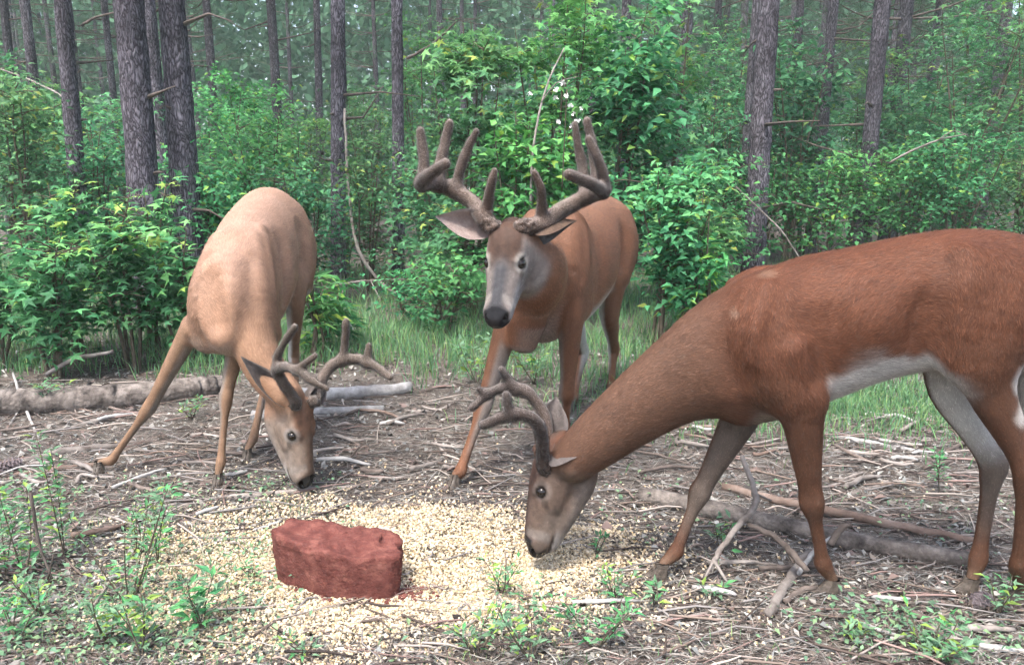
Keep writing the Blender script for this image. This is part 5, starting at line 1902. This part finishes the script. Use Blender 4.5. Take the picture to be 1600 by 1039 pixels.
    ants = [
        [([at(851, 735, 2.07), at(848, 712, 2.055), at(847, 685, 2.03), at(838, 660, 2.00), at(815, 647, 1.985), at(790, 651, 1.99), at(756, 664, 2.01)], [.020, .019, .0185, .0185, .0190, .0190, .0155]),
         ([at(800, 650, 1.985), at(794, 632, 1.98), at(792, 617, 1.98)], [.015, .0130, .0125])],
        [([at(855, 730, 2.13), at(856, 700, 2.16), at(855, 668, 2.20), at(846, 638, 2.23), at(822, 612, 2.25), at(795, 606, 2.26), at(765, 614, 2.25), at(738, 637, 2.23)], [.020, .019, .0185, .0190, .0195, .0190, .0175, .0135]),
         ([at(805, 610, 2.255), at(793, 592, 2.255), at(784, 578, 2.25)], [.016, .0130, .0115]),
         ([at(762, 616, 2.25), at(748, 608, 2.24)], [.015, .0115])],
    ]
    eo = [MAT_EAR_OUT, MAT_EAR_OUT]
    ears = [
        (H.p(.012, .050 * np.sign(np.dot(near, H.L)), .020), at(922, 710, 2.0), np.array([-.35, -.35, -.85]), .060, 1.0, [MAT_EAR_GREY, MAT_EAR_GREY]),
        (H.p(.004, .045 * np.sign(np.dot(far, H.L)), .030), at(870, 618, 2.27), np.array([-.1, -.9, .2]), .115, .5, [MAT_EAR_GREY, MAT_EAR_GREY]),
    ]
    pal = dict(PAL_BASE, body=(0.1084, 0.0420, 0.0224), back=(0.1047, 0.0355, 0.0165), mottle=(0.0812, 0.0320, 0.0166), neck=(0.1101, 0.0619, 0.0411), leg=(0.0870, 0.0441, 0.0266),
               face=(0.1085, 0.0775, 0.0608), brow=(.066, .036, .027), bridge=(0.0589, 0.0384, 0.0322), chin_a=.4, nose_x=.258, muzzle=(0.1178, 0.0899, 0.0732), ring_a=.25, pale_a=.35, velvet=(0.0713, 0.0459, 0.0360), velvet_tip=(0.0775, 0.0608, 0.0546), inner=(0.1178, 0.0961, 0.0806))
    slong = lambda V: V[:, 0]
    def belly(s, V):
        return np.where(V[:, 0] > .74, 1.0, sstep(.60, .74, V[:, 0]) * .6)
    paint = [(H.p(-.02, 0, .04), .085, (.088, .054, .040), .95), (pr(1602, 590, -.12), .055, (.58, .56, .53), .95), (pr(1606, 640, -.12), .045, (.55, .52, .49), .9), (pr(1190, 655, -.06), .05, (0.2448, 0.2016, 0.1656), .7), (at(1497, 588, 2.02), .045, (.56, .54, .51), .9), (at(1522, 628, 2.02), .04, (.56, .54, .51), .9), (at(1546, 668, 2.02), .035, (.48, .455, .43), .8), (pr(1385, 585, -.08), .09, (.50, .475, .45), .9), (pr(1330, 602, -.10), .07, (.48, .45, .42), .9), (pr(1450, 566, -.09), .06, (.50, .475, .45), .9),
             (pr(1425, 440, -.14), .02, (0.2448, 0.1872, 0.1440), .5), (pr(1150, 488, -.1), .025, (0.2376, 0.1656, 0.1224), .5), (pr(1200, 432, -.06), .03, (0.2160, 0.1296, 0.0864), .5), (pr(1200, 600, -.1), .08, (0.0648, 0.0324, 0.0187), .5),
             (pr(930, 668, -.03), .03, (0.1080, 0.0432, 0.0259), .5), (pr(1000, 600, -.075), .03, (0.2160, 0.1656, 0.1296), .4), (pr(1062, 555, -.09), .022, (0.2448, 0.2016, 0.1656), .4)]
    sp = dict(lo=np.array([.02, 1.70, -.01]), hi=np.array([1.52, 2.26, 1.07]), lat=lat, chains=ch, head=H, antlers=ants, ears=ears, pal=pal, paint=paint, slong=slong, belly=belly,
              base=(.95, 1.97, 0), fwd=fwd, carve=[([pr(1462, 500, -.20), pr(1450, 545, -.19)], [.05, .04], [.055, .05]), ([pr(1302, 520, -.215), pr(1300, 600, -.20)], [.03, .03], [.06, .055]), ([pr(1105, 520, -.15), pr(1150, 600, -.165)], [.035, .03], [.045, .04])], hooves=[(tz(nh, .042), nh + fwd * .05), (tz(fh, .042), fh + fwd * .05), (tz(nh2, .042), nh2 + fwd * .05), (tz(fh2, .042), fh2 + fwd * .05)], group='bucks feeding at the corn')
    return make_deer('deer', 'red-brown young buck at right, side on, nose down in the corn', sp, 31)


# ------------------------------------------------------------------ deer B: big buck facing the camera, head up
def deer_middle():
    O = np.array([.455, 3.92]); hv = nrm(np.array([-.38, -.925]))
    lf = np.array([-hv[1], hv[0]])
    def Lc(s, l, z): q = O + hv * s + lf * l; return np.array([q[0], q[1], z])
    lat = np.array([lf[0], lf[1], 0])
    fwd = np.array([hv[0], hv[1], 0])
    st = [(-.13, .93, .80, .06), (-.07, 1.00, .66, .12), (.04, 1.045, .58, .165), (.22, 1.035, .55, .170), (.42, 1.005, .50, .185), (.60, .995, .465, .180), (.76, 1.00, .455, .160), (.90, .965, .46, .135), (1.00, .87, .50, .10)]
    ch = [('torso', [Lc(s, 0, (a + b) / 2) for s, a, b, w in st], [(a - b) / 2 for s, a, b, w in st], [s[3] for s in st], lat, .03, -1.0)]
    nk = [(Lc(.80, 0, .76), .20, .14), (Lc(.95, 0, .75), .175, .125), (at(838, 425, 2.72), .135, .105), (at(812, 400, 2.60), .100, .085), (at(797, 386, 2.53), .075, .068)]
    ch.append(('neck', [n[0] for n in nk], [n[1] for n in nk], [n[2] for n in nk], lat, .06, -1.0))
    ch.append(('torso', [at(822, 500, 2.86), at(815, 528, 2.90)], [.06, .055], [.07, .055], lat, .05, -1.0))
    for sd in (1, -1):
        ch.append(('shoulder', [Lc(.72, sd * .085, .93), Lc(.86, sd * .125, .76), Lc(.78, sd * .13, .60)], [.085, .105, .08], [.04, .05, .05], lat, .06, 1.0))
        ch.append(('haunch', [Lc(.00, sd * .085, .92), Lc(.03, sd * .12, .80), Lc(.12, sd * .125, .66)], [.13, .135, .095], [.06, .07, .055], lat, .06, 1.0))
    for sd in (1, -1):
        ch.append(('shoulder', [Lc(.70, sd * .085, .945), Lc(.80, sd * .142, .82), Lc(.88, sd * .145, .70)], [.030, .030, .030], [.022, .024, .024], lat, .04, 1.0))
    ch.append(('torso', [at(838, 505, 2.86), at(828, 538, 2.90)], [.03, .03], [.03, .025], lat, .03, -1.0))
    h1, h2, h3, h4 = G(712, 758), G(884, 694), G(956, 622), G(892, 640)
    ch.append(foreleg('leg_fore_right', Lc(.86, -.11, .74), at(795, 500, 2.98), at(756, 632, 2.84), at(719, 737, 2.72), tz(h1, .042), lat, 1.08))
    ch.append(foreleg('leg_fore_left', Lc(.84, .12, .74), at(892, 500, 3.06), at(886, 612, 3.10), at(883, 672, 3.14), tz(h2, .042), lat, 1.08))
    ch.append(hindleg('leg_hind_left', Lc(.03, .12, .82), at(950, 470, 3.72), at(959, 545, 4.03), at(955, 603, 4.00), tz(h3, .042), lat, 1.10))
    ch.append(hindleg('leg_hind_right', Lc(.03, -.12, .82), at(893, 480, 3.62), at(911, 550, 3.92), at(896, 622, 3.75), tz(h4, .042), lat, 1.10))
    ch.append(('tail', [Lc(-.12, 0, .88), Lc(-.19, 0, .80), Lc(-.20, 0, .66)], [.03, .028, .012], [.04, .045, .02], lat, .02, 1.0))
    E, nose = at(789, 412, 2.49), at(774, 487, 2.37)
    Fh = nrm(nose - E)
    lh = np.cross(Fh, np.array([0, 0, 1.0])); lh = nrm(lh)        # its right
    Uh = np.cross(lh, Fh)
    H = Head(E, Fh, Uh, 1.10)
    bl, br = H.p(.014, -.044, .054), H.p(.014, .044, .054)
    ants = [
        [([bl, at(755, 342, 2.56), at(740, 318, 2.62), at(708, 297, 2.66), at(676, 286, 2.62), at(657, 288, 2.52), at(672, 272, 2.43), at(696, 257, 2.38)], [.027, .029, .027, .0275, .026, .0235, .0215, .0185]),
         ([at(757, 345, 2.57), at(763, 318, 2.55), at(767, 292, 2.53), at(773, 268, 2.52)], [.021, .0185, .0165, .0115]),
         ([at(711, 299, 2.655), at(720, 262, 2.66), at(732, 230, 2.66), at(744, 206, 2.65)], [.022, .0175, .0165, .0135]),
         ([at(684, 290, 2.63), at(690, 250, 2.66), at(696, 220, 2.67), at(702, 193, 2.67)], [.022, .0185, .0180, .0150]),
         ([at(661, 286, 2.54), at(662, 252, 2.55), at(659, 225, 2.56), at(657, 205, 2.56)], [.021, .0185, .0180, .0150])],
        [([br, at(846, 352, 2.56), at(868, 335, 2.60), at(900, 317, 2.66), at(930, 303, 2.64), at(943, 300, 2.56), at(925, 288, 2.47), at(888, 273, 2.40)], [.027, .029, .027, .0275, .026, .0235, .0210, .0165]),
         ([at(845, 350, 2.57), at(847, 320, 2.55), at(845, 295, 2.53), at(835, 270, 2.52)], [.021, .0180, .0165, .0125]),
         ([at(915, 306, 2.655), at(910, 262, 2.70), at(903, 225, 2.70), at(898, 195, 2.70)], [.020, .0170, .0160, .0135]),
         ([at(932, 300, 2.63), at(930, 255, 2.66), at(924, 220, 2.67), at(917, 190, 2.67)], [.022, .0185, .0180, .0160]),
         ([at(945, 297, 2.55), at(940, 265, 2.53), at(930, 240, 2.52), at(920, 218, 2.52)], [.021, .0185, .0175, .0150])],
    ]
    ears = [
        (H.p(.004, -.052, .030), at(679, 338, 2.60), np.array([.10, -.95, .10]), .105, .5, [MAT_EAR_IN, MAT_EAR_OUT]),
        (H.p(.004, .052, .026), at(903, 348, 2.64), np.array([.1, -.5, -.75]), .085, .8, [MAT_EAR_GREY, MAT_EAR_OUT]),
    ]
    pal = dict(PAL_BASE, body=(0.188, 0.084, 0.046), back=(0.218, 0.126, 0.085), mottle=(0.160, 0.068, 0.036), neck=(0.205, 0.092, 0.048), leg=(0.1480, 0.0703, 0.0400),
               face=(.190, .168, .156), brow=(.070, .041, .030), bridge=(.050, .049, .054), muzzle=(.33, .31, .305), ring_a=.95, ring=(.37, .335, .30), velvet=(0.0851, 0.0555, 0.0429), velvet_tip=(0.0999, 0.0725, 0.0607))
    def belly(s, V): return np.where(s < .62, 1.0, .35)
    slong = lambda V: (V[:, :2] - O) @ hv
    paint = [(H.p(-.03, 0, .045), .085, (.072, .044, .033), .95), (at(806, 505, 2.74), .03, (0.3312, 0.2952, 0.2592), .9), (at(812, 548, 2.90), .03, (0.2736, 0.2016, 0.1296), .5), (at(860, 520, 2.93), .05, (0.2448, 0.1656, 0.0936), .5), (at(903, 300, 3.6), .12, (0.2160, 0.1512, 0.1188), .6), (at(978, 350, 3.9), .12, (0.1800, 0.0612, 0.0288), .6), (at(935, 360, 3.3), .05, (0.2304, 0.1368, 0.0864), .4)]
    sp = dict(lo=np.array([-.30, 2.30, -.01]), hi=np.array([.80, 4.18, 1.10]), lat=lat, chains=ch, head=H, antlers=ants, ears=ears, pal=pal, paint=paint, slong=slong, belly=belly, h=.0066,
              base=(.25, 3.4, 0), fwd=fwd, carve=[([Lc(.20, q * .225, .86), Lc(.22, q * .215, .72)], [.05, .05], [.06, .055]) for q in (1, -1)] + [([Lc(.62, q * .235, .86), Lc(.60, q * .235, .66)], [.035, .035], [.06, .06]) for q in (1, -1)], hooves=[(tz(q, .042), q + fwd * .05) for q in (h1, h2, h3, h4)], hoofs=1.05, hindwhite=(.35, .65), group='bucks feeding at the corn', density=52000)
    return make_deer('deer', 'big buck in the middle, head up, with tall many-pointed velvet antlers', sp, 32)


# ------------------------------------------------------------------ deer C: pale tan buck with splayed front legs
def deer_left():
    O = np.array([-1.10, 3.56]); hv = nrm(np.array([.085, -.996]))
    lf = np.array([-hv[1], hv[0]])
    def Lc(s, l, z): q = O + hv * s + lf * l; return np.array([q[0], q[1], z])
    lat = np.array([lf[0], lf[1], 0]); fwd = np.array([hv[0], hv[1], 0])
    st = [(-.13, .96, .82, .06), (-.07, 1.035, .70, .12), (.04, 1.085, .62, .165), (.20, 1.065, .58, .165), (.38, 1.02, .53, .165), (.54, .965, .485, .160), (.68, .905, .47, .135), (.80, .82, .475, .105), (.87, .72, .50, .07)]
    ch = [('torso', [Lc(s, 0, (a + b) / 2) for s, a, b, w in st], [(a - b) / 2 for s, a, b, w in st], [s[3] for s in st], lat, .03, -1.0)]
    nk = [(at(380, 420, 2.95), .130, .100), (at(384, 485, 2.80), .108, .092), (at(398, 540, 2.74), .086, .078), (at(420, 585, 2.71), .073, .070), (at(447, 618, 2.66), .060, .056)]
    ch.append(('neck', [n[0] for n in nk], [n[1] for n in nk], [n[2] for n in nk], lat, .030, -1.0))
    ch.append(('torso', [at(345, 500, 2.82), at(328, 530, 2.80)], [.06, .05], [.07, .05], lat, .05, -1.0))
    for sd in (1, -1):
        ch.append(('shoulder', [Lc(.60, sd * .070, .86), Lc(.74, sd * .105, .70), Lc(.72, sd * .112, .55)], [.085, .095, .075], [.04, .05, .05], lat, .028, 1.0))
        ch.append(('haunch', [Lc(.00, sd * .085, .95), Lc(.03, sd * .125, .82), Lc(.12, sd * .13, .66)], [.13, .135, .095], [.06, .07, .055], lat, .035, 1.0))
    ch.append(('shoulder', [Lc(.56, .075, .93), Lc(.66, .110, .82), Lc(.74, .135, .70)], [.030, .032, .03], [.020, .022, .022], lat, .02, 1.0))
    ch.append(('withers', [Lc(.60, .045, .885), Lc(.72, .055, .84)], [.045, .04], [.03, .03], lat, .03, -1.0))
    ch.append(('withers', [Lc(.60, -.045, .885), Lc(.72, -.055, .84)], [.045, .04], [.03, .03], lat, .03, -1.0))
    h1, h2, h3, h4 = G(156, 738), G(342, 757), G(388, 717), G(466, 676)
    ch.append(foreleg('leg_fore_right', Lc(.74, -.12, .64), at(296, 520, 2.83), at(234, 636, 2.85), at(174, 719, 2.86), tz(h1, .040), lat, .84))
    ch.append(foreleg('leg_fore_left', Lc(.74, .10, .64), at(372, 530, 2.88), at(353, 620, 2.80), at(345, 722, 2.735), tz(h2, .040), lat, .82))
    ch.append(hindleg('leg_hind_left', Lc(.03, .12, .84), at(462, 450, 3.30), at(459, 556, 3.56), at(465, 648, 3.38), tz(h4, .040), lat, .92))
    ch.append(hindleg('leg_hind_right', Lc(.03, -.12, .84), at(392, 470, 3.20), at(420, 575, 3.30), at(396, 684, 3.05), tz(h3, .040), lat, .86))
    ch.append(('tail', [Lc(-.12, 0, .90), Lc(-.19, 0, .82), Lc(-.20, 0, .68)], [.03, .028, .012], [.04, .045, .02], lat, .02, 1.0))
    iu = np.array([0, _sp, _cp])
    Fh = nrm(np.array([.20, 0, 0]) - .98 * iu + np.array([0, -.02, 0]))
    Uh = nrm(np.array([.88, -.48, .10]))
    H = Head(at(470, 676, 2.655), Fh, Uh, 1.0)
    # the head's right faces the camera
    sgn = -1 if np.dot(-H.L, np.array([0, -1, 0])) > 0 else 1
    ants = [
        [([H.p(.014, sgn * .043, .054), at(461, 625, 2.60), at(444, 600, 2.58), at(432, 580, 2.57), at(446, 573, 2.52), at(468, 580, 2.47), at(490, 597, 2.44), at(511, 607, 2.43)], [.019, .0185, .018, .018, .0180, .0175, .0150, .0120]),
         ([at(433, 580, 2.57), at(434, 556, 2.56), at(446, 532, 2.55), at(461, 511, 2.54)], [.016, .0130, .0125, .0110]),
         ([at(464, 578, 2.48), at(480, 566, 2.46), at(492, 556, 2.46)], [.015, .0130, .0115])],
        [([H.p(.014, -sgn * .043, .054), at(492, 625, 2.72), at(500, 600, 2.78), at(513, 576, 2.83), at(535, 563, 2.86), at(560, 562, 2.86), at(585, 572, 2.82), at(610, 590, 2.76)], [.021, .0215, .0220, .0225, .0225, .0215, .0185, .0130]),
         ([at(535, 565, 2.86), at(539, 535, 2.87), at(541, 503, 2.87)], [.021, .0160, .0150]),
         ([at(574, 568, 2.84), at(577, 540, 2.85)], [.019, .0140])],
    ]
    nearv = H.L * sgn
    ears = [
        (H.p(.004, sgn * .050, .022), at(377, 556, 2.60), np.array([.55, -.75, .25]), .085, .7, [MAT_EAR_GREY, MAT_EAR_OUT]),
        (H.p(.004, -sgn * .050, .026), at(512, 592, 2.80), np.array([.3, -.85, -.3]), .085, .6, [MAT_EAR_GREY, MAT_EAR_GREY]),
    ]
    pal = dict(PAL_BASE, body=(0.315, 0.186, 0.124), back=(0.375, 0.252, 0.198), mottle=(0.285, 0.160, 0.100), neck=(0.315, 0.184, 0.114), leg=(0.2016, 0.1260, 0.0756),
               face=(0.1944, 0.1512, 0.1224), brow=(0.1368, 0.0720, 0.0446), bridge=(0.0972, 0.0619, 0.0432), muzzle=(0.2088, 0.1728, 0.1476), velvet=(0.0900, 0.0662, 0.0540), velvet_tip=(0.0936, 0.0706, 0.0562))
    def belly(s, V): return np.where(s < .62, 1.0, .3)
    slong = lambda V: (V[:, :2] - O) @ hv
    paint = [(at(378, 500, 2.76), .02, (0.3600, 0.3096, 0.2736), .7), (at(310, 530, 2.78), .05, (0.2880, 0.2232, 0.1800), .6), (at(318, 490, 2.85), .07, (0.1872, 0.1116, 0.0648), .5), (at(428, 395, 3.0), .025, (0.3240, 0.2520, 0.2016), .4)]
    sp = dict(lo=np.array([-1.62, 2.5, -.01]), hi=np.array([-.72, 3.84, 1.14]), lat=lat, chains=ch, head=H, antlers=ants, ears=ears, pal=pal, paint=paint, slong=slong, belly=belly,
              base=(-1.1, 3.1, 0), fwd=fwd, carve=[([Lc(.20, q * .220, .88), Lc(.22, q * .210, .74)], [.05, .05], [.06, .055]) for q in (1, -1)] + [([Lc(.50, q * .205, .88), Lc(.53, q * .200, .66)], [.04, .04], [.07, .065]) for q in (1, -1)] + [([at(318, 440, 2.66), at(330, 505, 2.62)], [.05, .05], [.05, .045], np.array([1.0, 0, 0]))], hooves=[(tz(q, .040), q + fwd * .05) for q in (h1, h2, h3, h4)], hoofs=.95, tone=.17, hindwhite=(.35, .65), group='bucks feeding at the corn', density=56000)
    return make_deer('deer', 'pale tan young buck at left with splayed front legs and lowered head', sp, 33)


deer_right()
deer_middle()
deer_left()
# ================================================================== damp air of the wood
def haze():
    x, y0, y1, z0, z1 = 175.0, -175.0, 175.0, -1.6, 19.0
    V = [(sx * x, yy, zz) for zz in (z0, z1) for sx, yy in ((-1, y0), (1, y0), (1, y1), (-1, y1))]
    F = [(0, 3, 2, 1), (4, 5, 6, 7), (0, 1, 5, 4), (1, 2, 6, 5), (2, 3, 7, 6), (3, 0, 4, 7)]
    m = bpy.data.materials.new('haze')
    m.use_nodes = True
    nt = m.node_tree; nt.nodes.clear()
    o = nt.nodes.new('ShaderNodeOutputMaterial')
    v = nt.nodes.new('ShaderNodeVolumePrincipled')
    v.inputs['Color'].default_value = (.82, .95, .93, 1)
    v.inputs['Density'].default_value = HAZE
    nt.links.new(v.outputs[0], o.inputs['Volume'])
    h = obj('haze', mesh_np('haze', V, F, [m], False))
    h['kind'] = 'stuff'


HAZE = .0026
haze()
